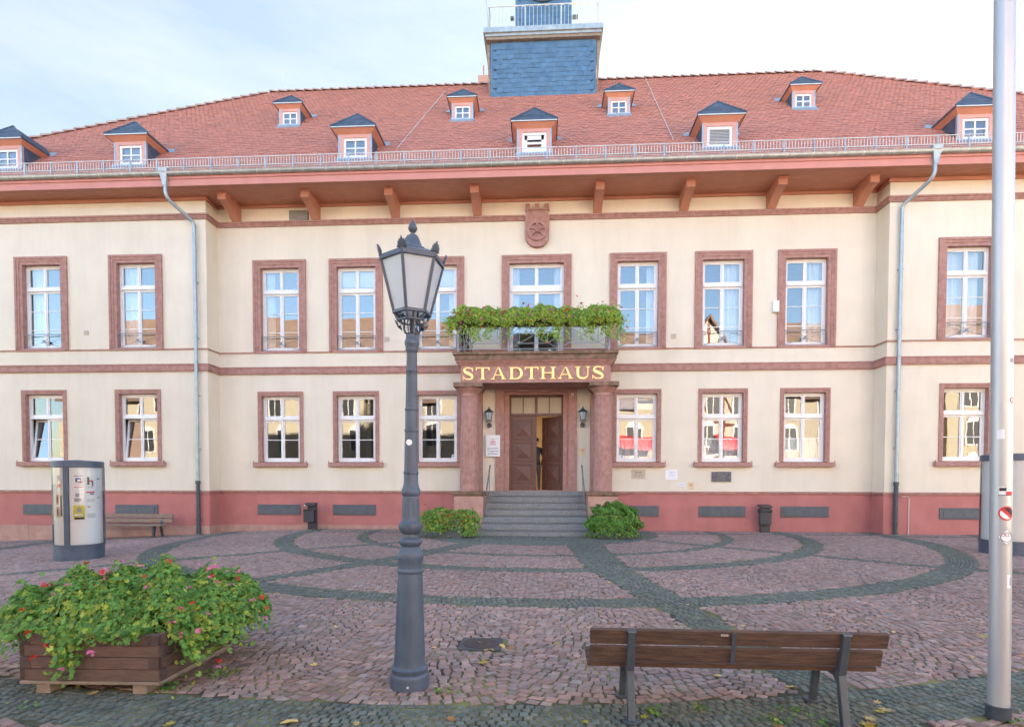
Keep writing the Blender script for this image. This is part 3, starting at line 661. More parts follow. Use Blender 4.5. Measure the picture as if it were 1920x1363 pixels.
# dormers
def dormer(X, y, w, hw, hwin, over, style, zwall, zeave, rise, zbase):
    d = MB(); zf = roofz(y)                     # front wall
    hole = (-hwin, hwin, zbase+0.03, zwall-0.1)
    for (a, b_, c, e_) in ((-w, -hwin, zf-0.1, zwall), (hwin, w, zf-0.1, zwall), (-hwin, hwin, zf-0.1, zbase+0.03), (-hwin, hwin, zwall-0.10, zwall)):
        d.box(a, b_, y, y+0.08, c, e_)
    do = d.build('dormer', DORMP, ROOF, loc=(X, 0, 0))
    # cove
    cv = MB(); h = zeave-zwall
    yb = E0[0]+(zeave-E0[1])/SL+0.05; W2 = w+over
    cv.add([(-w, y, zwall), (w, y, zwall), (W2, y-over, zeave), (-W2, y-over, zeave)], [(0, 1, 2, 3)])
    ywb = E0[0]+(zwall-E0[1])/SL
    for s_ in (-1, 1): cv.add([(s_*w, y, zwall), (s_*w, yb+0.3, zwall), (s_*W2, yb+0.3, zeave), (s_*W2, y-over, zeave)], [(0, 1, 2, 3)])
    cv.build('eaves_cove', DORMO, do)
    for s_ in (-1, 1):
        ck = MB(); ck.box(*sorted((s_*(w+0.004), s_*(w-0.04))), y+0.081, yb+0.25, zf-0.1, zwall+0.01)
        for k in range(5):   # diagonal slate courses
            yy = y+0.1+k*0.17
            ck.add([(s_*(w+0.012), yy, zf-0.1), (s_*(w+0.012), yy+0.16, zf-0.1), (s_*(w+0.006), yy+0.16+0.5, zwall), (s_*(w+0.006), yy+0.5, zwall)], [(0, 1, 2, 3)])
        cko = ck.build('dormer_cheek', SLATED, do); a1 = cko.data.color_attributes.new('Col', 'FLOAT_COLOR', 'POINT'); a1.data.foreach_set('color', [1.0]*4*len(cko.data.vertices))
    for s_ in (-1, 1): tr = MB(); tr.box(*sorted((s_*(w+0.012), s_*(w-0.03))), y-0.008, y+0.03, zf-0.02, zwall); tr.build('corner_trim', ZINCB, do)
    # hipped slate roof in stepped courses
    rfm = MB(); yf = y-over-0.03; W3 = W2+0.03; ya = yf+0.42*(W3/0.64); zr = zeave+rise; ye = RY*0+E0[0]+(zr-E0[1])/SL+0.1
    rfm.box(-W3, W3, yf, yb+0.3, zeave+0.001, zeave+0.03)
    n_ = 5
    for k in range(n_):
        a, b_ = k/n_, (k+1)/n_; l0 = 0.02+0.02; 
        def P3(t, s_, lift=0): return (s_*W3*(1-t), yf+(ya-yf)*t, zeave+0.03+rise*t+lift)
        A, B, C_, D_ = P3(a, -1, .022), P3(a, 1, .022), P3(b_, 1, .004), P3(b_, -1, .004)
        rfm.add([A, B, C_, D_], [(0, 1, 2, 3)]); rfm.add([P3(a, -1), P3(a, 1), B, A], [(0, 1, 2, 3)])
        for s_ in (-1, 1):
            A2, D2 = P3(a, s_, .022), P3(b_, s_, .004); rfm.add([A2, (A2[0], ye+.3, A2[2]), (D2[0], ye+.3, D2[2]), D2], [(0, 1, 2, 3)])
            rfm.add([P3(a, s_), (A2[0], ye+.3, A2[2]-.022), (A2[0], ye+.3, A2[2]), A2], [(0, 1, 2, 3)])
    for s_ in (-1, 1): rfm.bar((s_*W3, yf, zeave+.05), (0, ya, zr+.05), 0.04, 0.03)
    ro = rfm.build('dormer_roof', SLATED, do); a1 = ro.data.color_attributes.new('Col', 'FLOAT_COLOR', 'POINT')
    a1.data.foreach_set('color', np.repeat(rng.normal(1, .15, (len(ro.data.vertices), 1)), 4, axis=1).astype(np.float32).ravel())
    eg = MB(); eg.box(-W3+.02, W3-.02, yf-0.01, yf-.001, zeave-.005, zeave+0.022); eg.build('drip_edge', GALV, do)
    # flashing at base and back corners
    fl = MB(); fl.box(-w-0.03, w+0.03, y-0.05, y-.001, zf-0.06, zf+0.03)
    fl.hexa([(-w-.05, y-.22, roofz(y-.22)+.03), (w+.05, y-.22, roofz(y-.22)+.03), (w+.05, y-.05, roofz(y-.05)+.04), (-w-.05, y-.05, roofz(y-.05)+.04)]+[(-w-.05, y-.22, roofz(y-.22)+.036), (w+.05, y-.22, roofz(y-.22)+.036), (w+.05, y-.05, roofz(y-.05)+.05), (-w-.05, y-.05, roofz(y-.05)+.05)])
    fl.build('lead_flashing', ZINCB, do)
    for s_ in (-1, 1):
        fl = MB(); ys_ = yb-.12; fl.add([(s_*W2*.9, ys_, roofz(ys_)+.04), (s_*(W2+.22), ys_+.05, roofz(ys_+.05)+.04), (s_*(W2+.1), ys_+.28, roofz(ys_+.28)+.04), (s_*W2*.8, ys_+.28, roofz(ys_+.28)+.04)], [(0, 1, 2, 3)]); fl.build('valley_flashing', ZINCB, do)
    # window
    fr = MB(); z0, z1 = hole[2], hole[3]; t = hwin*0.2
    for s_ in (-1, 1): fr.box(*sorted((s_*hwin, s_*(hwin-t))), y+0.03, y+0.08, z0, z1)
    fr.box(-hwin+t, hwin-t, y+.03, y+.08, z1-t, z1); fr.box(-hwin+t, hwin-t, y+.03, y+.08, z0, z0+t)
    if style == 'glass':
        fr.box(-.02, .02, y+.035, y+.07, z0+t, z1-t); zc = (z0+z1)/2; fr.box(-hwin+t, -.02, y+.037, y+.07, zc-.016, zc+.016); fr.box(.02, hwin-t, y+.037, y+.07, zc-.016, zc+.016)
    if style == 'louvre':
        k = z0+t
        while k < z1-t: fr.hexa([(-hwin+t, y+.05, k), (hwin-t, y+.05, k), (hwin-t, y+.09, k+.035), (-hwin+t, y+.09, k+.035), (-hwin+t, y+.05, k+.008), (hwin-t, y+.05, k+.008), (hwin-t, y+.09, k+.043), (-hwin+t, y+.09, k+.043)]); k += 0.042
    if style == 'broken':
        fr.box(-hwin+t, hwin-t, y+.06, y+.075, z1-t-.12, z1-t); fr.box(-hwin+t, -hwin+t+.08, y+.06, y+.075, z0+t, z1-t); fr.box(hwin-t-.08, hwin-t, y+.06, y+.075, z0+t, z1-t)
        fr.box(-hwin+t, hwin-t, y+.05, y+.058, (z0+z1)/2-.04, (z0+z1)/2+.03); fr.box(-hwin+t, hwin-t, y+.05, y+.058, z0+t, z0+t+.1)
    fr.build('window_frame', WHITE, do)
    p = MB(); p.add([(-hwin+t, y+.06, z0+t), (hwin-t, y+.06, z0+t), (hwin-t, y+.06, z1-t), (-hwin+t, y+.06, z1-t)], [(0, 1, 2, 3)])
    if style == 'glass': p.build('pane', GLASS, do)
    bk = MB(); bk.box(-w+.05, w-.05, y+.35, y+.37, zf, zwall); bk.build('attic_lining', ROOM if style == 'glass' else STONE_L, do)
    return do
for X, st in ((-16.45, 'glass'), (-12.45, 'glass'), (-5.44, 'glass'), (-0.07, 'broken'), (5.3, 'louvre'), (12.4, 'glass'), (17.3, 'glass')):
    yy = -0.72
    dormer(X, yy, 0.50, 0.50, 0.36, 0.16, st, 11.89, 12.0, 0.60, roofz(yy)+0.02)
for X in (-8.64, -2.58, 2.73, 8.8):
    dormer(X, 1.98, 0.36, 0.36, 0.265, 0.13, 'glass', 14.46, 14.55, 0.42, roofz(1.98)+0.0)

# tower
T0, T1, TYF = -1.84, 2.17, 4.0
TW = MB(); TW.box(T0+.03, T1-.03, TYF+.03, TYF+3.9, 14.5, 17.96); TW.box(-0.93+.0, 1.26, 5.05, 7.2, 18.2, 24.5)
tw = TW.build('tower', SLATE, TH); a1 = tw.data.color_attributes.new('Col', 'FLOAT_COLOR', 'POINT'); a1.data.foreach_set('color', [1.0]*4*len(tw.data.vertices))
def slatewall(x0, x1, y, z0, z1, par): return tilefield('slate_cladding', (x0, y, z0), (1, 0, 0), (0, 0, 1), (0, -1, 0), x1-x0, z1-z0, 0.26, 0.175, lambda u, v: 0.13 < u < x1-x0-0.13+.001 and v < z1-z0-.23, SLATE, par, shape='slate', rnd=0.07, th_=0.008)
slatewall(T0, T1, TYF, 15.72, 18.0, tw); slatewall(-.95, 1.28, 5.04, 18.33, 22, tw)
c = MB(); c.box(T0-.22, T1+.20, TYF-.22, TYF+4.1, 18.15, 18.33); c.box(T0-.16, T1+.14, TYF-.16, TYF+4.0, 18.05, 18.15); c.build('tower_cornice', ZINC, tw)
c = MB(); c.box(T0-.12, T1+.10, TYF-.12, TYF+3.95, 17.95, 18.05); 
for s_, xx in ((-1, T0), (1, T1)): c.add([(xx, TYF+.1, 15.9), (xx, TYF+.1, 17.95), (xx+s_*.12, TYF+.1, 17.95), (xx+s_*.02, TYF+.1, 15.9)], [(0, 1, 2, 3)])
c.build('tower_soffit', WOODP2, tw)
rl = MB(); zt = 19.28; z0 = 18.33; X0, X1, Y0, Y1 = T0-.03, T1+.02, TYF+.05, TYF+3.6
for (a, b) in (((X0, Y0), (X1, Y0)), ((X0, Y0), (X0, Y1)), ((X1, Y0), (X1, Y1))):
    a = Vector((*a, 0)); b = Vector((*b, 0)); L_ = (b-a).length; d = (b-a)/L_; n_ = round(L_/0.30)
    rl.tube([a+Vector((0, 0, zt)), b+Vector((0, 0, zt))], 0.022, 6); rl.tube([a+Vector((0, 0, z0+.06)), b+Vector((0, 0, z0+.06))], 0.010, 6)
    for i in range(n_):
        c0 = a+d*((i+.5)*L_/n_); w_ = 0.075; pts = []
        for k in range(9): an = math.pi*k/8; pts.append(c0+d*w_*math.cos(an)+Vector((0, 0, zt-.10+.075*math.sin(an))))
        for k in range(9): an = math.pi+math.pi*k/8; pts.append(c0+d*w_*math.cos(an)+Vector((0, 0, z0+.16+.075*math.sin(an))))
        pts.append(pts[0]); rl.tube(pts, 0.0075, 5, cap=False)
    for i in range(4): c0 = a+d*(i*L_/3); rl.tube([c0+Vector((0, 0, z0)), c0+Vector((0, 0, zt))], 0.016, 6)
rl.build('tower_railing', GALV, tw)
ck = MB(); ck.tube([(0.15, 5.02, 20.88), (0.15, 4.96, 20.88)], 0.74, 40); 
for k in range(12):
    a = R(30*k); ck.bar((0.15+.52*math.sin(a), 4.955, 20.88+.52*math.cos(a)), (0.15+.64*math.sin(a), 4.955, 20.88+.64*math.cos(a)), 0.035, 0.01, 1)
ck.build('clock_face', [IRON, GOLD], tw)
c = MB(); c.box(-2.6, -2.05, 6.8, 7.4, 14, 18.7); c.tube([(-2.4, 7.1, 18.7), (-2.4, 7.1, 19.3)], .03, 8); c.build('chimney', STONE_L, ROOF)
c = MB(); c.box(-0.62, -0.55, 5.0, 5.1, 19.6, 19.7); 
fl_ = MB(); fl_.box(-1.12, -.97, 4.95, 5.1, 19.55, 19.62); fl_.box(1.27, 1.5, 4.95, 5.1, 19.5, 19.58); fl_.build('flood_lamp', SHUT, tw)
# antenna on tower platform
c = MB(); c.tube([(T0-.06, TYF+.02, 18.35), (T0-.1, TYF, 19.2), (T0-.18, TYF, 19.75)], .012, 6); c.build('lightning_rod', ZINC, tw)

# portal
PO = bpy.data.objects.new('portal', None); COL.objects.link(PO); PO.parent = TH; PO.empty_display_size = 0.3
def column(x):
    b = MB(); n_ = 80
    def fl(z, k): 
        if 0.04 < z < 2.78: return 0.075*(0.5-0.5*math.cos(2*math.pi*k/4))
        return 0
    prof = [(0.286, 0), (0.286, .04)]+[(0.286-0.036*(t/14)**1.3, .045+2.7*t/14) for t in range(15)]+[(0.25, 2.79), (0.262, 2.80), (0.262, 2.815), (0.25, 2.82), (0.25, 2.88), (0.265, 2.89), (0.28, 2.91), (0.33, 2.96), (0.385, 3.01), (0.395, 3.03)]
    b.lathe(prof, (x, -0.93, 1.218), n_, flute=fl)
    o = b.build('column', STONE, PO, smooth='full')
    a = MB(); a.box(x-.42, x+.42, -1.355, -0.505, 4.25, 4.378); a.build('abacus', STONE_M, o, bevel=0.01)
for s_ in (-1, 1): column(s_*1.965)
for s_ in (-1, 1):
    b = MB(); b.box(*sorted((s_*1.665, s_*2.2)), -0.24, 0.02, 1.218, 4.25); b.box(*sorted((s_*1.63, s_*2.24)), -0.28, 0.019, 4.25, 4.379); b.build('pilaster', STONE, PO, bevel=0.006)
    b = MB(); b.box(*sorted((s_*1.52, s_*2.37)), -1.32, 0.015, -0.05, 1.13); b.build('column_plinth', STONE_L, PO, bevel=0.01)
    b = MB(); b.box(*sorted((s_*1.46, s_*2.42)), -1.37, 0.01, 1.131, 1.216); b.box(*sorted((s_*1.49, s_*2.39)), -1.34, 0.012, 1.09, 1.1305); b.build('plinth_cap', STONE_M, PO, bevel=0.008)
b = MB(); b.box(-2.19, 2.16, -1.2, -0.01, 4.38, 4.90); b.box(-2.21, 2.18, -1.215, -0.012, 4.862, 4.899); b.build('entablature', STONE, PO, bevel=0.004)
b = MB()
for i, (z0, z1, pr_) in enumerate(((4.90, 4.945, .05), (4.945, 4.98, .09), (4.98, 5.015, .13))): b.box(-2.19-pr_, 2.16+pr_, -1.2-pr_, -.012, z0, z1-.0005)
b.build('cornice_moulding', STONE, PO, bevel=0.004)
b = MB(); b.box(-2.34, 2.31, -1.36, -.011, 5.015, 5.16); b.box(-2.39, 2.36, -1.41, -.013, 5.16, 5.245); b.build('cornice', STONE_M, PO, bevel=0.012)
# door surround
b = MB()
for s_ in (-1, 1):
    b.box(*sorted((s_*1.0, s_*1.262)), -0.06, 0.2, 1.218, 4.44); b.box(*sorted((s_*0.84, s_*1.0)), 0.05, 0.42, 1.218, 4.22)
b.box(-1.0, 1.0, -0.061, 0.2, 4.30, 4.439); b.box(-1.0, 1.0, 0.051, 0.42, 4.22, 4.30)
b.box(-1.7, 1.7, -.9, .1, 4.376, 4.379)
b.build('door_surround', STONE, PO, bevel=0.006)
# door
def leaf(wd):
    b = MB(); H = 2.345; b.box(0, wd, 0, 0.05, 0, H)
    m = 0.13; ph = (H-0.5)/3
    for k in range(3):
        z0 = 0.26+k*0.70; z1 = z0+0.54; x0, x1 = m, wd-m-.02
        for (a, b_, c, d_) in ((x0-.03, x0, z0-.03, z1+.03), (x1, x1+.03, z0-.03, z1+.03), (x0, x1, z1, z1+.03), (x0, x1, z0-.03, z0)): b.box(a, b_, -0.022, -.0005, c, d_)
        i_ = .05; c_ = ((x0+x1)/2, -0.035, (z0+z1)/2)
        vs = [(x0+i_, -.001, z0+i_), (x1-i_, -.001, z0+i_), (x1-i_, -.001, z1-i_), (x0+i_, -.001, z1-i_), c_]
        b.add(vs, [(0, 1, 4), (1, 2, 4), (2, 3, 4), (3, 0, 4)])
    return b
dl = leaf(0.835).build('door_leaf', DOORM, PO, bevel=0.003); dl.location = (-0.825, 0.30, 1.235)
lr = leaf(0.82); lr.v = [(-x, y, z) for x, y, z in lr.v]; lr.f = [tuple(reversed(f_)) for f_ in lr.f]
dr = lr.build('door_leaf', DOORM, PO, bevel=0.003); dr.location = (0.83, 0.30, 1.235); dr.rotation_euler = (0, 0, R(-38))
b = MB(); b.box(-0.84, 0.84, .28, .36, 3.585, 3.66); b.box(-.84, .84, .281, .36, 4.16, 4.22)
for x, w_ in ((-.815, .05), (-.41, .03), (0, .085), (.41, .03), (.815, .05)): b.box(x-w_/2*1.0, x+w_/2, .2815 if w_ < .08 else .27, .36, 3.661, 4.159)
b.build('transom_frame', DOORM, PO)
b = MB(); b.add([(-.83, .33, 3.6), (.83, .33, 3.6), (.83, .33, 4.2), (-.83, .33, 4.2)], [(0, 1, 2, 3)]); b.build('transom_pane', GLASSF, PO)
b = MB(); b.box(-0.85, .85, .2, .6, 1.20, 1.235); b.build('threshold', STONE_L, PO)
# steps
b = MB(); tops = [1.218, 1.04, .86, .67, .48, .285, .095]
for i, z in enumerate(tops):
    yf = -.15-.3*i; hw_ = 1.515 if i < 6 else 1.72
    b.box(-hw_+.001*i, hw_-.001*i-(.12 if i == 6 else 0), yf, yf+.36 if i else .42, z-.16 if i < 6 else -.05, z)
    if i < 6: b.box(-hw_+.002, hw_-.002, yf+.035, yf+.3, z-.2, z-.161)
for i in range(1, 7): b.box(-1.51, 1.51, -.15-.3*i+.3, .2, -.05, tops[i]-.162)
b.build('entrance_steps', GRANITE, PO, bevel=0.012)
for s_ in (-1, 1):
    b = MB(); x = s_*1.40; b.bar((x*0.995, -.45, 2.0), (x, -1.42, 1.28), 0.04, 0.045); b.bar((x, -.62, 1.88), (x, -.62, .86), .022); b.bar((x, -1.36, 1.32), (x, -1.36, .48), .022)
    b.build('handrail', RAILG, PO)
b = MB(); b.box(1.085, 1.155, -.075, -.061, 4.16, 4.24); textmesh('8', .07, b, 1.12, 4.172, -.078, 1); b.build('house_number', [PAPER, INK], PO)

# gilt lettering
def letters():
    objs = []
    S0 = 213; k = .002817
    spans = [('S', 213, 327), ('T', 348, 490), ('A', 503, 663), ('D', 690, 835), ('T', 852, 995), ('H', 1012, 1172), ('A', 1190, 1352), ('U', 1368, 1520), ('S', 1545, 1665)]
    zb, H = 4.475, .345; Y0 = -1.2
    for ch, a, b_ in spans:
        m = MB(); W = (b_-a)*k; ox = -2.12+(a-S0)*k; lay = [0]
        def poly(pts):
            lay[0] += 1; d = .028+.0012*lay[0]; m.prism([(x, z) for x, z in pts], -d, .004)
        def rect(x0, x1, z0, z1): poly([(x0, z0), (x1, z0), (x1, z1), (x0, z1)])
        def serif(x0, x1, z, up_=True):
            h = .02; r_ = .016
            if up_: poly([(x0, z), (x1, z), (x1, z+h*.8), (x1-r_*1.4, z+h*1.1), (x0+r_*1.4, z+h*1.1), (x0, z+h*.8)])
            else: poly([(x0, z), (x0, z-h*.8), (x0+r_*1.4, z-h*1.1), (x1-r_*1.4, z-h*1.1), (x1, z-h*.8), (x1, z)])
        def stroke(pts, wds):
            n_ = len(pts); L1 = []; L2 = []
            for i in range(n_):
                p = Vector(pts[i]); d = (Vector(pts[min(i+1, n_-1)])-Vector(pts[max(i-1, 0)])).normalized(); q = Vector((-d.y, d.x))*wds[i]/2
                L1.append(p+q); L2.append(p-q)
            lay[0] += 1; dd_ = .028+.0012*lay[0]
            for i in range(n_-1): m.prism([tuple(L1[i]), tuple(L2[i]), tuple(L2[i+1]), tuple(L1[i+1])], -dd_, .004)
        st = .072
        if ch == 'T':
            c = W/2; rect(c-st/2, c+st/2, 0, H); rect(0, W, H-.026, H); serif(c-.08, c+.08, 0); 
            for s_ in (0, 1):
                x = 0 if not s_ else W; q = 1 if not s_ else -1; poly([(x, H), (x, H-.085), (x+q*.014, H-.085), (x+q*.05, H-.02), (x+q*.05, H)][::(1 if q > 0 else -1)])
        if ch == 'H':
            for x in (.045, W-.045-st): rect(x, x+st, 0, H); serif(x-.045, x+st+.045, 0); serif(x-.045, x+st+.045, H, False)
            rect(.045, W-.045, H*.47, H*.47+.026)
        if ch == 'A':
            c = W/2; poly([(c-.012, H), (c+.028, H), (W-.03, 0), (W-.03-st*1.12, 0)]); poly([(c-.012, H), (.075, 0), (.045, 0), (c-.03, H-.01)]); rect(W*.27, W*.68, H*.33, H*.33+.024)
            serif(0, .125, 0); serif(W-.15, W, 0)
        if ch == 'D':
            rect(.045, .045+st, 0, H); serif(0, .14, 0); serif(0, .14, H, False)
            pts = [(.1, H-.013), (W*.45, H-.013)]+[(W*.5+(W*.5-.04)*math.sin(a_), H/2+(H/2-.013)*math.cos(a_)) for a_ in [R(10*q) for q in range(1, 18)]]+[(W*.45, .013), (.1, .013)]
            wd = [.026, .028]+[.028+.05*math.sin(R(10*q))**1.5 for q in range(1, 18)]+[.028, .026]; stroke(pts, wd)
        if ch == 'U':
            x = .045; rect(x, x+st, .12, H); serif(x-.045, x+st+.04, H, False); xr = W-.06; rect(xr-.013, xr+.013, .12, H); serif(xr-.05, xr+.06, H, False)
            c0, rx = (x+st/2+xr)/2, (xr-x-st/2)/2; pts = [(c0-rx*math.cos(a_), .125-(.115)*math.sin(a_)) for a_ in [R(12*q) for q in range(0, 16)]]
            stroke(pts, [st-(st-.026)*(q/15) for q in range(16)])
        if ch == 'S':
            ctr = [(.86,.78),(.80,.90),(.66,.97),(.48,.985),(.30,.96),(.16,.87),(.13,.74),(.22,.63),(.40,.55),(.60,.46),(.78,.37),(.87,.25),(.83,.12),(.68,.035),(.48,.012),(.28,.04),(.15,.12),(.09,.25)]
            wd = [.018,.022,.028,.03,.036,.052,.066,.078,.084,.086,.08,.068,.054,.038,.03,.028,.022,.018]
            stroke([(x*W, z*H) for x, z in ctr], wd); rect(W*.86, W*.86+.02, H*.68, H*.99); rect(.0, .02, H*.0, H*.32)
        o = m.build('gilt_letter', GOLD, PO); o.location = (ox, Y0, zb)
letters()

# balcony railing
b = MB(); zr0, zr1 = 5.34, 6.10; YB = -1.25; xl, xr_ = -2.25, 2.11
def brace(p0, p1, full=True):
    p0 = Vector(p0); p1 = Vector(p1); d = p1-p0; z = lambda t: Vector((0, 0, zr0+t*(zr1-zr0)-0.0))
    def P_(u, t): q = p0+d*u; return Vector((q.x, q.y, zr0+t*(zr1-zr0)))
    for u in (.22, .78): b.bar(P_(u, .2), P_(u, .8), .016)
    for (a, c) in (((0, 1), (1, .0)), ((0, 0), (1, 1)), ((0, .5), (.22, .8)), ((0, .5), (.22, .2)), ((1, .5), (.78, .8)), ((1, .5), (.78, .2))): b.bar(P_(*a), P_(*c), .014)
    b.bar(P_(.22, .8), P_(.78, .8), .016); b.bar(P_(.22, .2), P_(.78, .2), .016); b.bar(P_(0, .0), P_(1, .0), .018); b.bar(P_(0, 1), P_(1, 1), .02)
xm = [xl, xl+1.46, xl+2.91, xr_]
for i in range(3): brace((xm[i], YB, 0), (xm[i+1], YB, 0))
for x in (xl, xr_): brace((x, YB, 0), (x, -0.05, 0))
for x in xm: b.box(x-.022, x+.022, YB-.022, YB+.022, 5.245, zr1+.02)
b.build('balcony_railing', RAILB, PO)

# shield
sh = bpy.data.objects.new('coat_of_arms', None); COL.objects.link(sh); sh.parent = TH
b = MB(); cx0 = .018; pts = [(cx0-.37, 9.65), (cx0-.37, 9.05)]+[(cx0-.37*math.cos(a_), 9.05-.36*math.sin(a_)) for a_ in [R(15*q) for q in range(1, 12)]]+[(cx0+.37, 9.05), (cx0+.37, 9.65)]
b.prism(pts[::1], -0.13, 0.02)
b.prism([(cx0-.345, 9.65), (cx0+.345, 9.65), (cx0+.345, 9.86), (cx0-.345, 9.86)], -0.115, .02)
for x in (-.345, -.055, .235): b.prism([(cx0+x-.01, 9.80), (cx0+x+.12, 9.80), (cx0+x+.12, 10.0), (cx0+x-.01, 10.0)], -0.14, .02)
b.prism([(cx0-.365, 9.80), (cx0+.365, 9.80), (cx0+.365, 9.835), (cx0-.365, 9.835)], -.145, .02)
b.build('shield', STONE, sh, bevel=0.008)
b = MB(); c0 = (cx0, 9.165)
def ring(r0, r1, y0, y1, n_=40):
    for i in range(n_):
        a0, a1 = 2*math.pi*i/n_, 2*math.pi*(i+1)/n_
        b.prism([(c0[0]+r0*math.cos(a0), c0[1]+r0*math.sin(a0)), (c0[0]+r1*math.cos(a0), c0[1]+r1*math.sin(a0)), (c0[0]+r1*math.cos(a1), c0[1]+r1*math.sin(a1)), (c0[0]+r0*math.cos(a1), c0[1]+r0*math.sin(a1))], y0, y1)
ring(.235, .295, -.185, -.131); ring(0.0, .05, -.190, -.131, 20)
for k in range(6):
    a_ = R(90+60*k); u = Vector((math.cos(a_), math.sin(a_))); v = Vector((-u.y, u.x)); c2 = Vector(c0)
    b.prism([tuple(c2+u*.04-v*.010), tuple(c2+u*.14-v*.014), tuple(c2+u*.236-v*.045), tuple(c2+u*.236+v*.045), tuple(c2+u*.14+v*.014), tuple(c2+u*.04+v*.010)][::-1], -.180, -.131)
b.build('wheel_emblem', STONE, sh)

# cellar shutters
for x0, x1, y in [(-8.9, -7.52, 0), (-6.45, -5.07, 0), (2.45, 3.79, 0), (5.0, 6.4, 0), (7.46, 8.87, 0), (-16.2, -14.8, WY), (-13.16, -11.78, WY), (11.68, 13.05, WY)]:
    b = MB(); y = y-.021; b.box(x0, x1, y-.03, y, .44, .77); b.box(x0+.10, x1-.10, y-.042, y-.0301, .48, .70); b.tube([((x0+x1)/2, y-.06, .58), ((x0+x1)/2, y-.04, .58)], .028, 12)
    for s_ in (.28, .72): xx = x0+(x1-x0)*s_; b.box(xx-.09, xx+.09, y-.05, y-.0301, .715, .735)
    b.build('cellar_shutter', SHUT, TH, bevel=0.004)
# wall vents
for x, z, w_, y, m in [(-14.03, 6.12, .14, WY, BEIGE), (-4.69, 5.97, .14, 0, BEIGE), (4.19, 5.95, .15, 0, BEIGE), (11.61, 6.25, .17, WY, WHITE)]:
    b = MB(); b.box(x-w_/2, x+w_/2, y-.02, y, z-w_/2, z+w_/2)
    for k in range(5): zz = z-w_/2+.025+k*(w_-.04)/5; b.box(x-w_/2+.02, x+w_/2-.02, y-.028, y-.0205, zz, zz+.012, 1)
    b.build('wall_vent', [m, BEIGE if m == BEIGE else SHUT], TH)
b = MB(); b.box(-7.79, -7.17, -.02, 0, 9.70, 10.02)
for k in range(8): b.hexa([(-7.76, -.045, 9.72+k*.036), (-7.2, -.045, 9.72+k*.036), (-7.2, -.021, 9.74+k*.036), (-7.76, -.021, 9.74+k*.036), (-7.76, -.045, 9.73+k*.036), (-7.2, -.045, 9.73+k*.036), (-7.2, -.021, 9.75+k*.036), (-7.76, -.021, 9.75+k*.036)], 1)
b.build('wall_vent', [SHUT, GALV], TH)
b = MB(); b.box(7.12, 7.30, -.1, 0, 6.62, 6.96); b.build('junction_box', WHITE, TH, bevel=.01)
# downpipes
for s_, x in ((-1, -10.44), (1, 10.42)):
    b = MB(); xh = x+s_*.44; yy = WY-.10; r_ = .052
    b.hexa([(xh-.08, FY-.13, 10.33), (xh+.08, FY-.13, 10.33), (xh+.08, FY+.0, 10.33), (xh-.08, FY+.0, 10.33), (xh-.14, FY-.19, 10.63), (xh+.14, FY-.19, 10.63), (xh+.14, FY+.0, 10.63), (xh-.14, FY+.0, 10.63)])
    b.hexa([(xh-.055, FY-.11, 10.17), (xh+.055, FY-.11, 10.17), (xh+.055, FY+.0, 10.17), (xh-.055, FY+.0, 10.17), (xh-.08, FY-.13, 10.329), (xh+.08, FY-.13, 10.329), (xh+.08, FY+.0, 10.329), (xh-.08, FY+.0, 10.329)])
    b.tube([(xh, FY-.05, 10.2), (xh, FY-.05, 9.98), (xh-s_*.02, FY-.03, 9.88), (xh-s_*.06, FY+.05, 9.78), (x+s_*.04, yy-.04, 9.42), (x, yy, 9.30), (x, yy, 9.1), (x, yy, 1.45)], r_, 14)
    for z in (7.6, 5.9, 4.15, 2.5): b.tube([(x, yy, z-.02), (x, yy, z+.02)], r_+.01, 14); b.box(x-.06, x+.06, yy+.04, WY+.02, z-.012, z+.012)
    b.build('downpipe', ZINCB, TH, smooth=True)
    b = MB(); b.tube([(x, yy, 1.52), (x, yy, -.45 if s_ < 0 else -.05)], .058, 16); b.tube([(x, yy, 1.42), (x, yy, 1.52)], .072, 16); b.tube([(x, yy, .28), (x, yy, .36)], .07, 16); b.tube([(x, yy, -.45 if s_ < 0 else -.05), (x, yy, .06)], .066, 16)
    b.build('downpipe_base', IRON, TH, smooth=True)
b = MB(); b.tube([(10.62, WY-.03, 1.1), (10.8, WY-.04, 1.1), (10.82, WY-.04, 1.0), (10.82, WY-.04, .0)], .012, 8); b.build('ground_wire', GALV, TH)

# ------------------------------------------------------------------ wall lanterns and signs (each a thing of its own)
def wall_lantern(x, lab):
    t = thing('wall_lantern', lab, 'wall lantern', (x, 0, 3.26), 0, 'lanterns beside the entrance')
    b = MB(); b.tube([(0, 0, 0), (0, -.05, 0)], .075, 16); b.tube([(0, -.03, 0), (0, -.16, .02), (0, -.19, .09)], .016, 8); b.build('wall_bracket', IRON, t, smooth=True)
    b = MB(); n6 = 6
    def ringp(r_, z): return [(r_*math.cos(R(60*k+30)), -.19+r_*math.sin(R(60*k+30)), z) for k in range(6)]
    lo_, hi_ = ringp(.07, .14), ringp(.115, .38)
    for k in range(6): b.bar(lo_[k], hi_[k], .012); b.bar(hi_[k], hi_[(k+1) % 6], .014); b.bar(lo_[k], lo_[(k+1) % 6], .014)
    b.lathe([(.10, 0), (.10, .01)], (0, -.19, .125), 6)
    b.build('lantern_frame', IRON, t)
    b = MB(); b.lathe([(.15, 0), (.148, .012), (.09, .06), (.045, .10), (.03, .12), (.012, .13), (.018, .15), (.006, .19)], (0, -.19, .385), 12); b.build('lantern_roof', IRON, t, smooth=True)
    b = MB(); b.lathe([(.062, .15), (.104, .375)], (0, -.19, 0), 6); b.build('lantern_glass', GLASSM, t)
    for s_ in (-1, 1):
        b = MB(); b.tube([(s_*.02, -.19, .09), (s_*.09, -.19, .07), (s_*.1, -.19, .12), (s_*.07, -.19, .13)], .007, 6); b.build('scroll', IRON, t)
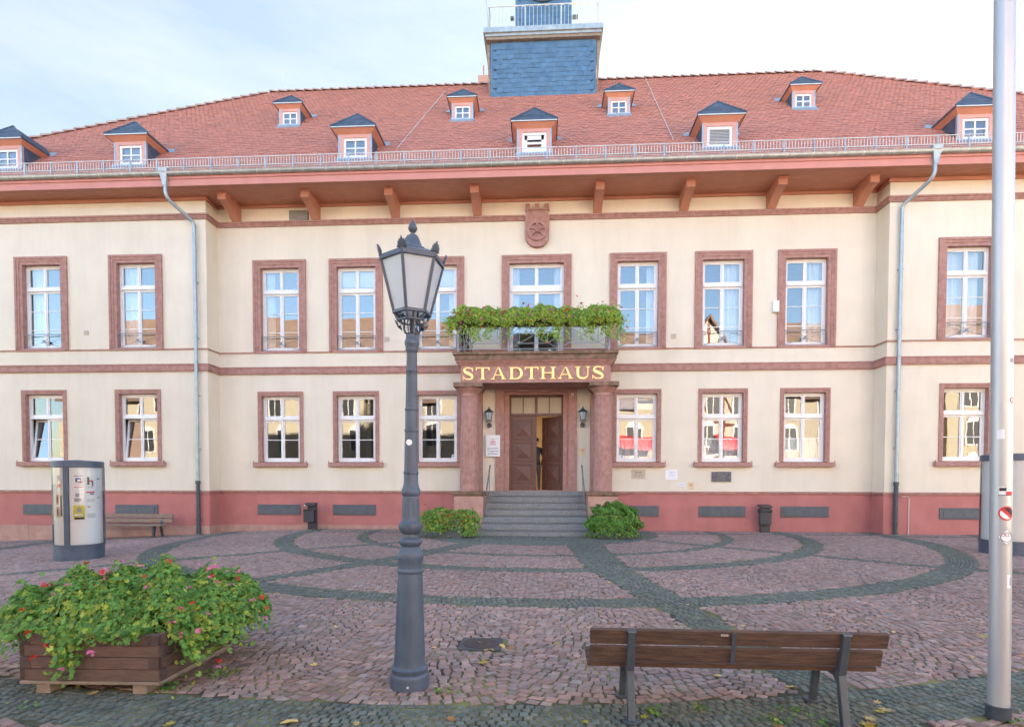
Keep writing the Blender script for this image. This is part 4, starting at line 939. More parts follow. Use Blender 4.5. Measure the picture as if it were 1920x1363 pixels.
wall_lantern(-1.453, 'small black hexagonal wall lantern left of the door, above the white crest sign')
wall_lantern(1.431, 'small black hexagonal wall lantern right of the door, above the small cream plaque')
def sign(name, x0, x1, z0, z1, y, m, lab, cat, lines=(), extra=None, th_=.012, group=None):
    t = thing(name, lab, cat, ((x0+x1)/2, y, (z0+z1)/2), 0, group); b = MB(); w_, h = (x1-x0)/2, (z1-z0)/2
    b.box(-w_, w_, -th_, 0, -h, h); b.build('plate', m, t, bevel=.002)
    if lines:
        b = MB()
        for (txt, size, xx, zz, fit) in lines: textmesh(txt, size, b, xx, zz, -th_-.0015, 0, fit=fit)
        b.build('lettering', extra or INK, t)
    return t
t = sign('office_sign', -1.57, -1.12, 2.29, 2.955, -.065, PAPER, 'white enamel sign with a striped crest and black lettering left of the door', 'sign',
     [('Standesamt', .075, 0, -.10, .34), ('Ortsgericht', .075, 0, -.185, .36), ('Schiedsamt', .075, 0, -.27, .32), ('HESSEN', .02, .13, .215, .08)])
b = MB()
for k in range(4): b.prism([(-.06+.002*k, .03+k*.035), (.06-.002*k, .03+k*.035), (.062, .048+k*.035), (-.062, .048+k*.035)], -.016, -.0125, 0)
for s_ in (-1, 1): b.prism(sorted([(s_*.075, .03), (s_*.085, .03), (s_*.095, .17), (s_*.085, .17)]), -.0155, -.0126, 1) if False else b.box(*sorted((s_*.078, s_*.09)), -.0155, -.0126, .02, .16, 1)
b.prism([(-.05, .18), (.05, .18), (.06, .22), (0, .24), (-.06, .22)], -.0158, -.0126, 2); b.build('crest', [RED, GREYP, TANP], t)
t = sign('letter_box_plate', 2.95, 3.375, 1.60, 1.89, 0, BEIGE, 'beige letter box flap marked Briefe under the window right of the portal', 'letter box', [('Briefe', .085, 0, .03, .19)])
b = MB(); b.box(-.15, .15, -.02, -.0125, -.035, -.02); b.box(-.15, .15, -.02, -.0125, -.085, -.072); b.build('slot', SHUT, t)
sign('notice_board', 3.99, 4.35, 1.58, 1.875, 0, PAPER, 'small white notice plate with blue lettering between two ground floor windows', 'sign', [('Öffnungszeiten', .032, 0, .08, .22), ('der', .025, 0, .045, None), ('Stadtverwaltung', .032, 0, .0, .24), ('Seiteneingang', .032, 0, -.04, .17), ('Mo - Fr   8 - 12', .028, 0, -.1, .24)], BLUE)
sign('small_sign', 4.39, 4.58, 1.37, 1.48, 0, PAPER, 'tiny white strip sign with blue print low on the wall beside the peach plaque', 'sign', [('Eingang', .03, 0, .008, .14), ('barrierefrei', .035, 0, -.035, .15)], BLUE)
t = sign('peach_plaque', 4.66, 4.87, 1.27, 1.51, 0, TANP, 'small cream plaque with a peach square low on the wall above the plinth', 'plaque', [('ZUTRITT', .026, 0, -.09, .11)])
b = MB(); b.box(-.05, .05, -.016, -.0125, -.03, .07); b.build('symbol', PEACH, t)
t = sign('peach_plaque', 1.355, 1.52, 2.335, 2.57, 0, TANP, 'small cream plaque with a peach square below the right wall lantern', 'plaque', [('ZUTRITT', .024, 0, -.085, .1)])
b = MB(); b.box(-.05, .05, -.016, -.0125, -.03, .07); b.build('symbol', PEACH, t)
t = sign('bronze_plaque', 5.38, 5.96, 1.52, 1.825, 0, BRONZE, 'dark bronze memorial relief plaque under the middle ground floor window on the right', 'plaque', (), th_=.03)
b = MB(); b.box(-.29, .29, -.045, -.0305, .135, .152); b.box(-.29, .29, -.045, -.0305, -.152, -.135); b.box(-.29, -.272, -.0451, -.0305, -.134, .134); b.box(.272, .29, -.0451, -.0305, -.134, .134)
b.box(-.13, .14, -.038, -.0305, -.09, .09); b.build('relief', BRONZE, t, bevel=.004)
b = MB(); b.tube([(-.23, -.045, -.03), (-.15, -.045, .1)], .02, 8); b.build('relief_figure', BRONZE, t); b = MB(); b.tube([(.15, -.045, -.07), (.25, -.045, .07)], .02, 8); b.build('relief_figure', BRONZE, t)
for x, z in ((2.68, 2.28), (-2.62, 2.3)):
    t = sign('window_sticker', x-.055, x+.055, z-.06, z+.06, .155, PAPER, 'white square sticker on the ground floor window pane nearest the portal on the %s' % ('right' if x > 0 else 'left'), 'sticker', th_=.002)
    b = MB(); b.tube([(0, -.006, .01), (0, -.003, .01)], .028, 16); b.tube([(.01, -.009, .01), (.01, -.0065, .01)], .014, 16, 1); b.build('symbol', [BLUE, PAPER], t)

# ------------------------------------------------------------------ foliage helpers
def leaf_template(lobes=5):
    v = [(0, 0, 0)]; n_ = lobes*2
    for i in range(n_+1):
        a = -math.pi*0.86+2*math.pi*0.86*i/n_+math.pi/2; r_ = 0.5 if i % 2 == 0 else 0.36
        v.append((r_*math.cos(a), r_*math.sin(a)+.0, 0.10*(r_*2)**2))
    return v, [(0, i, i+1) for i in range(1, n_+1)]
LT = leaf_template()
def petal_cluster(rnd, n=9):
    V = []; F = []
    for i in range(n):
        a = rnd.random()*6.28; e = rnd.random()*1.3; c = Vector((math.cos(a)*math.sin(e), math.sin(a)*math.sin(e), math.cos(e)))*0.55
        u = c.orthogonal().normalized(); v = c.cross(u).normalized(); r_ = .30
        o = len(V)
        for k in range(5):
            an = 2*math.pi*k/5+a
            for da, rr_ in ((-.5, r_), (.5, r_)): V.append(tuple(c+(u*math.cos(an+da)+v*math.sin(an+da))*rr_+c*.1))
            V.append(tuple(c)); q = o+k*3; F.append((q, q+1, q+2))
    return V, F
rr_ = random.Random(3)
PET = []
for m, nm in ((PETALP, 'pink'), (PETALR, 'red')):
    V_, F_ = petal_cluster(rr_); me = bpy.data.meshes.new('flower'); me.from_pydata(V_, [], F_); me.materials.append(m)
    a1 = me.color_attributes.new('Col', 'FLOAT_COLOR', 'POINT'); a1.data.foreach_set('color', [1.0]*4*len(V_)); PET.append(me)
def leaves(name, pos, nrm, size, parent, yellow=0.12, m=LEAF, szv=.3, bright=1.0):
    n_ = len(pos); spin = rng.random(n_)*6.28; R_ = rot_to(nrm, spin); s_ = size*(1+rng.uniform(-szv, szv, n_))
    c = rng.normal(1, .22, (n_, 1)).clip(.45, 1.7)*bright; col = np.hstack([c, c, c]); yl = rng.random(n_)
    col[yl < yellow] *= [2.2, 1.25, .9]; col[yl > .75] *= [.75, .85, 1.0]
    return scatter_mesh(name, *LT, pos, R_, s_, col, m, parent)
def flowers(par, pts, size=.045, pinkp=.65):
    for p in pts:
        o = bpy.data.objects.new('flower', PET[0 if random.random() < pinkp else 1]); COL.objects.link(o); o.parent = par; o.location = p
        s_ = size*random.uniform(.75, 1.2); o.scale = (s_, s_, s_*.8); o.rotation_euler = (random.uniform(-.4, .9), random.uniform(-.4, .4), random.random()*6)
def mound(n, cx, cy, rx, ry, z0, H, seed, edge_drop=0.25, p=2.6):
    """points and normals on a bushy mound; returns pos,nrm,surface fn"""
    r_ = np.random.default_rng(seed); ph = r_.random(8)*6
    def surf(x, y):
        q = (np.abs((x-cx)/rx)**p+np.abs((y-cy)/ry)**p); h = np.where(q < 1, H*np.sqrt(np.clip(1-q, 0, 1)), 0)
        b = .5+.5*np.sin(x*9+ph[0])*np.cos(y*8+ph[1])+.35*np.sin(x*17+ph[2]+y*11)
        return z0+h*(.74+.30*b)
    u = r_.uniform(-1, 1, (n, 2)); u = u[(np.abs(u[:, 0])**p+np.abs(u[:, 1])**p) < 1]
    x = cx+u[:, 0]*rx; y = cy+u[:, 1]*ry; q = np.abs(u[:, 0])**p+np.abs(u[:, 1])**p
    dep = r_.exponential(.045, len(x)); z = surf(x, y)-dep-np.clip(q-.55, 0, 1)*edge_drop*r_.random(len(x))*2
    eps = .03; gx = (surf(x+eps, y)-surf(x-eps, y))/(2*eps); gy_ = (surf(x, y+eps)-surf(x, y-eps))/(2*eps)
    nrm = np.stack([-gx*.8, -gy_*.8-.35, np.ones_like(x)], 1)+r_.normal(0, .45, (len(x), 3))
    return np.stack([x, y, z], 1), nrm, surf

# ------------------------------------------------------------------ wooden planter and geraniums (front left)
pt = thing('wooden_planter', 'square planter of brown stained boards with jointed corners on two skids at front left', 'planter', (-2.955, -13.60, 0), R(1.5))
PW, PD = .50, .54
b = MB(); zs = [.095, .18, .265, .35, .425]; 
for k in range(4):
    z0, z1 = zs[k]+.002, zs[k+1]-.001; j = .004*(k % 2)
    b.box(-PW, PW, -PD-j, -PD+.06, z0, z1); b.box(-PW, PW, PD-.06, PD+j, z0, z1)
    b.box(-PW-j, -PW+.06, -PD+.061, PD-.061, z0+.0005, z1-.0005); b.box(PW-.06, PW+j, -PD+.061, PD-.061, z0+.0005, z1-.0005)
b.build('side_boards', WOODB, pt, bevel=.004)
for sx in (-1, 1):
    for sy_ in (-1, 1):
        b = MB()
        for k in range(4):
            z0, z1 = zs[k]+.004, zs[k+1]-.003
            if k % 2 == 0: b.box(*sorted((sx*(PW+.0065), sx*(PW-.03))), *sorted((sy_*PD, sy_*(PD-.075))), z0, z1)
            else: b.box(*sorted((sx*PW, sx*(PW-.075))), *sorted((sy_*(PD+.0065), sy_*(PD-.03))), z0, z1)
        b.build('corner_joint', WOODE, pt)
b = MB(); b.box(-PW-.004, PW+.004, -PD-.008, PD+.008, .072, .094); b.build('bottom_rim', WOODP2, pt, bevel=.003)
for s_ in (-1, 1): b = MB(); b.box(s_*.35-.05, s_*.35+.05, -PD+.01, PD-.01, 0, .0715); b.build('skid', WOODP2, pt, bevel=.004)
b = MB(); b.box(-PW+.061, PW-.061, -PD+.061, PD-.061, .15, .40); b.build('soil', SOIL, pt)
gt_ = thing('geranium_bush', 'big sprawling bush of green geraniums with pink and red blooms overflowing the wooden planter', 'plant', (0, 0, 0))
pos, nrm, sf = mound(17000, -3.07, -13.42, .96, .68, .38, .40, 5, edge_drop=.10, p=3.3)
extra = []; en = []
rg = np.random.default_rng(9)
for s_i in range(64):     # trailing shoots over the rim
    side = rg.random()
    if side < .52: x, y = rg.uniform(-3.55, -2.5), -14.12; d = np.array([rg.normal(0, .25), -1.0])
    elif side < .80: x, y = -2.40, rg.uniform(-14.0, -13.0); d = np.array([1.0, rg.normal(0, .3)])
    else: x, y = -3.5, rg.uniform(-14.0, -13.1); d = np.array([-1.0, rg.normal(0, .3)])
    z = .47; L_ = rg.uniform(.12, .40) if side > .52 or abs(x+3.08) < .13 else rg.uniform(.03, .09); steps_ = int(L_/.018)
    out = rg.uniform(.03, .18) if side < .52 else rg.uniform(.05, .24)
    for k in range(steps_):
        t_ = k/max(1, steps_); px = x+d[0]*out*math.sin(t_*1.6); py = y+d[1]*out*math.sin(t_*1.6)*(.8); pz = z-L_*t_**1.5*(.95 if side < .52 else .72)
        for q in range(4): extra.append((px+rg.normal(0, .035), py+rg.normal(0, .03), max(.03, pz+rg.normal(0, .03)))); en.append((d[0]*.8+rg.normal(0, .4), d[1]*.8+rg.normal(0, .4), .6+rg.normal(0, .3)))
pos = np.vstack([pos, np.array(extra)]); nrm = np.vstack([nrm, np.array(en)])
# taller tufts
tf_ = []; tn = []
for k in range(60):
    x, y = rg.uniform(-3.75, -2.15), rg.uniform(-14.0, -13.0); z = float(sf(np.array([x]), np.array([y]))[0]); h = rg.uniform(.03, .13)
    for q in range(7): tf_.append((x+rg.normal(0, .03), y+rg.normal(0, .03), z+h*q/7+rg.normal(0, .01))); tn.append((rg.normal(0, .6), rg.normal(-.3, .6), 1))
pos = np.vstack([pos, tf_]); nrm = np.vstack([nrm, tn])
keep = ~((np.abs(pos[:, 0]+2.955) < PW) & (np.abs(pos[:, 1]+13.6) < PD) & (pos[:, 2] < .40)); pos = pos[keep]; nrm = nrm[keep]
pos[:, 2] = np.maximum(pos[:, 2], .03)
leaves('foliage', pos, nrm, .043, gt_, .22, bright=1.1)
b = MB()
for k in range(140):
    i = rg.integers(len(pos)); p = Vector(pos[i]); q = Vector((p.x*.7-2.955*.3, p.y*.7-13.6*.3, .40)); mid = (p+q)/2+Vector((0, 0, .1)); b.tube([q, mid, p+Vector((0, 0, .01))], .0022, 4, cap=False)
b.build('stems', STEM, gt_)
fp = []
for k in range(46):
    x, y = rg.uniform(-3.9, -2.1), rg.uniform(-14.1, -12.95); z = float(sf(np.array([x]), np.array([y]))[0]); fp.append((x, y, max(z, .42)+rg.uniform(.01, .07)))
fp += [(-2.02, -13.4, .46), (-1.98, -13.5, .40), (-3.2, -14.22, .36), (-2.85, -14.24, .32), (-3.05, -14.25, .20), (-3.3, -14.2, .27), (-2.15, -13.9, .12), (-2.2, -13.8, .14), (-3.9, -13.9, .25), (-2.35, -14.0, .4), (-3.35, -14.18, .44)]
flowers(gt_, fp, .040, .62)

# planters by the steps
def trough(x, y, w_, d_, h, rz, lab, m, group=None):
    t = thing('plant_trough', lab, 'planter', (x, y, 0), rz, group); b = MB()
    b.add([(-w_*.93, -d_*.9, 0), (w_*.93, -d_*.9, 0), (w_*.93, d_*.9, 0), (-w_*.93, d_*.9, 0), (-w_, -d_, h), (w_, -d_, h), (w_, d_, h), (-w_, d_, h), (-w_+.03, -d_+.03, h), (w_-.03, -d_+.03, h), (w_-.03, d_-.03, h), (-w_+.03, d_-.03, h), (-w_+.03, -d_+.03, h-.05), (w_-.03, -d_+.03, h-.05), (w_-.03, d_-.03, h-.05), (-w_+.03, d_-.03, h-.05)],
          [(3, 2, 1, 0), (0, 1, 5, 4), (1, 2, 6, 5), (2, 3, 7, 6), (3, 0, 4, 7), (4, 5, 9, 8), (5, 6, 10, 9), (6, 7, 11, 10), (7, 4, 8, 11), (8, 9, 13, 12), (9, 10, 14, 13), (10, 11, 15, 14), (11, 8, 12, 15)])
    b.build('trough', m, t, bevel=.008); b = MB(); b.box(-w_+.031, w_-.031, -d_+.031, d_-.031, h-.09, h-.04); b.build('soil', SOIL, t); return t
trough(-2.22, -2.55, .36, .25, .50, R(-8), 'dark grey rectangular trough left of the entrance steps', SHUT)
trough(2.14, -2.45, .42, .25, .36, 0, 'low grey trough hidden by a round bush right of the entrance steps', SHUT)
gA = thing('geranium_bush', 'loose yellowish geranium bush with pink and red blooms in the trough left of the steps', 'plant')
pa, na, s1 = mound(2400, -2.52, -2.62, .56, .34, .46, .36, 21, .4, 2); pb, nb, s2 = mound(1600, -1.86, -2.60, .40, .30, .48, .30, 22, .5, 2)
dp = []; dn = []
for cx_, lo_, wd_ in ((-2.65, .18, .3), (-1.72, .08, .17)):
    for k in range(700 if wd_ > .2 else 500): zz = rg.uniform(lo_, .6); dp.append((cx_+rg.normal(0, wd_*.75), -2.85+rg.normal(0, .08)+.1*(zz-.2), zz)); dn.append((rg.normal(0, .5), -1+rg.normal(0, .4), .5))
def shoots(n_, cx_, cy_, cz_, rx_, ry_, rz_, gen, lmax=.2):
    P_, N_ = [], []
    for k in range(n_):
        d = gen.normal(0, 1, 3); d /= np.linalg.norm(d); d[2] = abs(d[2])*.9-.1; d[1] = -abs(d[1]) if gen.random() < .7 else d[1]
        L_ = gen.uniform(.04, lmax)
        for q in range(6): f_ = 1+.0*q; P_.append((cx_+d[0]*(rx_+L_*q/6)+gen.normal(0, .018), cy_+d[1]*(ry_+L_*q/6)+gen.normal(0, .018), max(.04, cz_+d[2]*(rz_+L_*q/6)))); N_.append(tuple(d+gen.normal(0, .5, 3)+[0, 0, .4]))
    return np.array(P_), np.array(N_)
sA, sAn = shoots(70, -2.62, -2.65, .48, .42, .30, .30, rg); sB, sBn = shoots(45, -1.80, -2.6, .48, .27, .26, .28, rg)
pos = np.vstack([pa, pb, dp, sA, sB]); nrm = np.vstack([na, nb, dn, sAn, sBn]); leaves('foliage', pos, nrm, .055, gA, .38, bright=1.15)
flowers(gA, [(-2.2-.9*random.random()+.9*random.random()*.9, -2.95+rg.uniform(-.05, .15), rg.uniform(.3, .92)) for k in range(24)], .058, .6)
gB = thing('green_bush', 'dense round bright green bush right of the entrance steps', 'plant')
r2 = np.random.default_rng(4); n_ = 9500; d_ = r2.normal(0, 1, (n_, 3)); d_ /= np.linalg.norm(d_, axis=1, keepdims=True); d_[:, 2] = np.abs(d_[:, 2])*1.0-.75*r2.random(n_)**1.5*(np.abs(d_[:, 2]) < .5)
bmp = 1+.10*np.sin(d_[:, 0]*7+1)*np.cos(d_[:, 2]*8)+.07*np.sin(d_[:, 1]*12+d_[:, 0]*9); rad = bmp*(1+.07*np.sin(d_[:, 0]*17+d_[:, 2]*13))*(1-r2.exponential(.09, n_))
pos = np.stack([2.12+d_[:, 0]*rad*.72, -2.48+d_[:, 1]*rad*.50, np.maximum(.05, .40+d_[:, 2]*rad*.56)], 1); sC, sCn = shoots(110, 2.12, -2.48, .40, .66, .46, .52, r2, .16); leaves('foliage', np.vstack([pos, sC]), np.vstack([d_+r2.normal(0, .35, (n_, 3))+[0, -.1, .35], sCn]), .050, gB, .10, bright=1.15)
flowers(gB, [(2.82, -2.6, .55), (2.6, -2.8, .9), (1.45, -2.7, .35), (2.9, -2.55, .3), (1.9, -2.9, .93)], .04, .8)
# balcony boxes and flowers
for i, x in enumerate((-1.5, 0.0, 1.42)):
    t = thing('balcony_box', ['black flower box hooked on the left third of the balcony rail', 'black flower box hooked on the middle of the balcony rail', 'black flower box hooked on the right third of the balcony rail'][i], 'flower box', (x, YB-.02, 5.98), 0, 'flower boxes on the balcony rail')
    b = MB(); b.hexa([(-.66, -.09, 0), (.66, -.09, 0), (.66, .09, 0), (-.66, .09, 0), (-.70, -.12, .18), (.70, -.12, .18), (.70, .12, .18), (-.70, .12, .18)]); b.build('trough', BLACKP, t, bevel=.006)
    b = MB()
    for s_ in (-.5, .5): b.bar((s_, .125, .19), (s_, .10, -.04), .02)
    b.build('hook', IRON, t)
gC = thing('balcony_geraniums', 'long yellowish green hedge of hanging geraniums with pink and red blooms along the balcony rail', 'plant')
r3 = np.random.default_rng(8); P3 = []; N3 = []
for k in range(18500):
    x = r3.uniform(-2.5, 2.4); q = 6.20+.05*math.sin(x*3.1+1)+.04*math.sin(x*8.3)+.03*math.sin(x*17); th2 = r3.uniform(-.85, 3.5); rr2 = .31*(1-r3.exponential(.24)); e_ = 1-max(0, abs(x+.05)-2.15)*1.2
    P3.append((x, YB-.03-math.cos(th2)*rr2*1.15*e_, q+math.sin(th2)*rr2*e_-(.12 if abs(x) > 2.25 else 0))); N3.append((r3.normal(0, .5), -math.cos(th2)+r3.normal(0, .4)-.3, math.sin(th2)+r3.normal(0, .4)+.3))
for k in range(190):    # upright shoots
    x = r3.uniform(-2.4, 2.35); h = r3.uniform(.05, .24)*(1.3 if abs(x-1.6) < .7 else 1)
    for q in range(8): P3.append((x+r3.normal(0, .025), YB-.05+r3.normal(0, .08), 6.33+h*q/8)); N3.append(tuple(r3.normal(0, 1, 3)))
for k in range(85):    # hanging strands
    x = r3.choice([r3.uniform(-2.45, 2.35), r3.normal(.35, .25), r3.normal(1.75, .3), r3.normal(-1.7, .3)]); L_ = r3.uniform(.15, .62); 
    for q in range(int(L_/.02)): P3.append((x+r3.normal(0, .03)+.05*math.sin(q*.3), YB-.12+r3.normal(0, .03), 6.05-q*.02)); N3.append((r3.normal(0, .6), -1, .3))
for s_, xe in ((-1, -2.42), (1, 2.32)):  # ends droop over the corner
    for k in range(600): P3.append((xe+s_*abs(r3.normal(0, .13)), YB+r3.uniform(-.15, .25), 6.28-r3.beta(1.1, 2.4)*(.95 if s_ > 0 else .7))); N3.append((s_*1.0+r3.normal(0, .4), -.6+r3.normal(0, .4), .4))
leaves('foliage', np.array(P3), np.array(N3), .05, gC, .62, bright=1.4)
fl3 = []
for k in range(76): x = r3.uniform(-2.45, 2.4); fl3.append((x, YB-.33+r3.normal(0, .05), 6.24+r3.normal(0, .13)))
fl3 += [(-.2, YB-.1, 6.55), (-.35, YB, 6.62), (1.15, YB-.1, 6.78), (1.3, YB, 6.6), (1.9, YB-.05, 6.62), (2.45, YB-.1, 6.1), (2.52, YB-.1, 6.0), (2.6, YB, 5.9), (2.45, YB-.1, 5.65), (-2.7, YB, 5.95), (.3, YB-.15, 5.45), (0, YB-.15, 5.9), (1.5, YB-.15, 5.75), (-.6, YB-.14, 5.6)]
flowers(gC, fl3[:98], .078, .68)
# dry twining stems on the balcony corner
t = thing('dry_stems', 'bare twisted dark stems in the left corner of the balcony', 'plant'); b = MB()
for k in range(9):
    x0 = -2.2+r3.uniform(0, .28); b.tube([(x0+r3.normal(0, .03), -.95, 5.25), (x0+.05*math.sin(k), -1.0, 5.5), (x0-.05+r3.normal(0, .04), -.98, 5.8), (x0+.03, -1.05, 6.1)], r3.uniform(.012, .03), 6)
b.build('stem', IRON if False else BLACKP, t)

# ------------------------------------------------------------------ street lamp
LP = thing('street_lamp', 'old style blue grey cast iron street lamp with a six sided milky glass lantern', 'street lamp', (-0.725, -13.84, 0))
LP.rotation_euler = (0, 0.0105, 0)
prof = [(.141, 0), (.141, .095), (.136, .105), (.131, .11), (.131, .125), (.136, .132), (.136, .148), (.128, .158), (.119, .165), (.113, .2), (.091, .80), (.089, .84), (.094, .845), (.097, .858), (.094, .87), (.088, .876), (.088, .93), (.094, .945), (.095, .975), (.09, .99), (.084, 1.0), (.075, 1.02), (.066, 1.035), (.073, 1.045), (.084, 1.06), (.086, 1.075), (.078, 1.09), (.06, 1.10), (.058, 1.125), (.07, 1.135), (.084, 1.16), (.087, 1.18), (.085, 1.20), (.074, 1.21), (.066, 1.22), (.060, 1.38), (.057, 1.40), (.065, 1.41), (.067, 1.425), (.067, 1.45), (.061, 1.46), (.056, 1.475), (.052, 1.50), (.051, 1.56), (.055, 1.565), (.055, 1.58), (.050, 1.585), (.0455, 1.86), (.045, 1.865), (.050, 1.87), (.050, 1.885), (.0445, 1.89), (.044, 2.02), (.048, 2.025), (.048, 2.04), (.043, 2.045), (.040, 2.30), (.042, 2.303), (.042, 2.313), (.0385, 2.317), (.0375, 2.44), (.044, 2.45), (.046, 2.46), (.046, 2.485), (.052, 2.495), (.053, 2.515), (.049, 2.53), (.043, 2.54), (.043, 2.565), (.030, 2.58)]
def flp(z, k): return .10*(0.5-0.5*math.cos(2*math.pi*k/6))**2 if 1.23 < z < 1.36 else 0
pr2 = []
for a, c in zip(prof[:-1], prof[1:]):
    pr2.append(a)
    if c[1]-a[1] > .08: pr2 += [(a[0]+(c[0]-a[0])*t/6, a[1]+(c[1]-a[1])*t/6) for t in range(1, 6)]
pr2.append(prof[-1]); b = MB(); b.lathe(pr2, n=48, flute=flp); b.build('post', LAMPG, LP, smooth=True)
b = MB(); b.tube([(.02, -.142, .04), (.02, -.148, .04)], .009, 6); b.build('bolt', GALV, LP)
b = MB(); 
for k in range(12):
    a0, a1 = R(-96+3.2*k-12), R(-96+3.2*(k+1)-12)
b = MB(); b.tube([(-.004, -.0468, 1.79), (-.004, -.0495, 1.79)], .022, 18); b.build('round_sticker', PAPER, LP)
def hexr(r_, z, off=0.0): return [Vector((r_*math.sin(R(-65+60*k)), -r_*math.cos(R(-65+60*k)), z)) for k in range(6)]
zb_, zt_ = 2.72, 3.085
lo_, hi_ = hexr(.132, zb_), hexr(.225, zt_)
b = MB()
for k in range(6):
    b.bar(lo_[k], hi_[k], .019); b.bar(lo_[k], lo_[(k+1) % 6], .022); 
    h2 = [v*1.0 for v in hi_]; b.bar(hi_[k], hi_[(k+1) % 6], .026)
l2, l3 = hexr(.105, zb_-.055), hexr(.12, zb_-.0)
for k in range(6): b.bar(lo_[k], l2[k], .014); b.bar(l2[k], l2[(k+1) % 6], .014)
b.build('lantern_frame', LAMPG, LP, bevel=.002)
b = MB()
for k in range(6):
    i, j = k, (k+1) % 6; b.add([lo_[i]*.985+Vector((0, 0, .05)), lo_[j]*.985+Vector((0, 0, .05)), hi_[j]*.985+Vector((0, 0, .04)), hi_[i]*.985+Vector((0, 0, .04))], [(0, 1, 2, 3)])
gl = b.build('lantern_glass', GLASSM, LP)
b = MB(); b.add([v*.98 for v in lo_]+[v*.98 for v in l2], [((k+1) % 6, k, k+6, (k+1) % 6+6) for k in range(6)]); b.build('lower_glass', GLASSC, LP)
# roof: rim + bell shaped hexagonal dome + finial
b = MB(); ringsr = [(.236, zt_+.004), (.238, zt_+.020), (.222, zt_+.030), (.155, zt_+.062), (.122, zt_+.072), (.119, zt_+.084), (.095, zt_+.096), (.070, zt_+.125), (.052, zt_+.172), (.046, zt_+.177), (.044, zt_+.188), (.02, zt_+.194)]
vs = []; 
for r_, z in ringsr: vs += hexr(r_, z)
fs = [(i*6+k, i*6+(k+1) % 6, (i+1)*6+(k+1) % 6, (i+1)*6+k) for i in range(len(ringsr)-1) for k in range(6)]+[tuple(range(5, -1, -1))]
b.add(vs, fs); b.build('lantern_roof', LAMPG, LP, bevel=.002)
b = MB(); b.lathe([(.026, 0), (.026, .008), (.013, .014), (.013, .022), (.024, .032), (.033, .048), (.033, .058), (.024, .082), (.010, .104), (.002, .116)], (0, 0, zt_+.190), 20); b.build('finial', LAMPG, LP, smooth=True)
for k in range(6):   # palmette ornaments on the corners
    b = MB()
    for q in range(-3, 4):
        a = R(q*24); L_ = .062 if q == 0 else .054-.006*abs(q)
        tip = Vector((math.sin(a)*L_, 0, math.cos(a)*L_)); c = Vector((0, 0, .012)); n_ = Vector((math.cos(a), 0, -math.sin(a)))*.009
        b.prism([(p_.x, p_.z) for p_ in (c, c+tip*.6+n_, c+tip, c+tip*.6-n_)], -.004-.0008*(q+3), .004+.0008*(q+3))
    b.tube([(-.035, 0, .006), (.035, 0, .006)], .008, 6)
    o = b.build('corner_ornament', LAMPG, LP); p = hexr(.228, zt_+.022)[k]; o.location = p; o.rotation_euler = (0, 0, R(-65+60*k)); o.rotation_euler = Euler((R(18), 0, R(-65+60*k)), 'XYZ')
for s_ in (0, 1, 2, 3):   # scrolls
    a = R(20+90*s_); c, s2_ = math.cos(a), math.sin(a); b = MB(); pts = [(.03, 2.575), (.048, 2.58), (.058, 2.605), (.054, 2.65), (.056, 2.69), (.068, 2.715), (.08, 2.70), (.074, 2.685)]
    b.tube([(c*r_, s2_*r_, z) for r_, z in pts], .008, 7); b.build('scroll', LAMPG, LP, smooth=True)
b = MB(); b.tube([(0, 0, 2.57), (0, 0, 2.68)], [.028, .04], 14); b.build('lamp_holder', GLASSC, LP)
b = MB(); b.tube([(0, 0, 2.70), (0, 0, 2.85)], .03, 12); b.build('bulb', PAPER, LP)

# ------------------------------------------------------------------ flagpole
FP = thing('flagpole', 'tall brushed aluminium flagpole with stickers at the right edge', 'flagpole', (3.182, -14.17, 0))
b = MB(); dx = -.0165; b.tube([(0, 0, 0), (dx*.5*.5, 0, .5), (dx*4.5, 0, 4.5), (dx*9, 0, 9)], [.0585, .058, .0545, .045], 40); b.build('pole', ALU, FP, smooth=True)
b = MB(); b.tube([(0, 0, 0), (0, 0, .07)], .068, 24); b.tube([(0, 0, .07), (0, 0, .085)], .0745, 24); b.build('base_collar', IRON, FP, smooth=True)
def patch(mb, ang, wa, z0, z1, mi, r_=.0592, n_=8):
    vs = []
    for i in range(n_+1):
        a = R(ang-wa/2+wa*i/n_); 
        for z in (z0, z1): vs.append((dx*z+r_*math.cos(a), r_*math.sin(a), z))
    mb.add(vs, [(2*i, 2*i+2, 2*i+3, 2*i+1) for i in range(n_)], mi)
b = MB(); patch(b, -95, 80, 1.425, 1.48, 0); patch(b, -115, 35, 1.455, 1.475, 2, .0597); patch(b, -80, 40, 1.43, 1.452, 1, .0597); patch(b, -100, 75, 1.427, 1.431, 2, .06); b.build('sticker', [PAPER, RED, INK], FP)
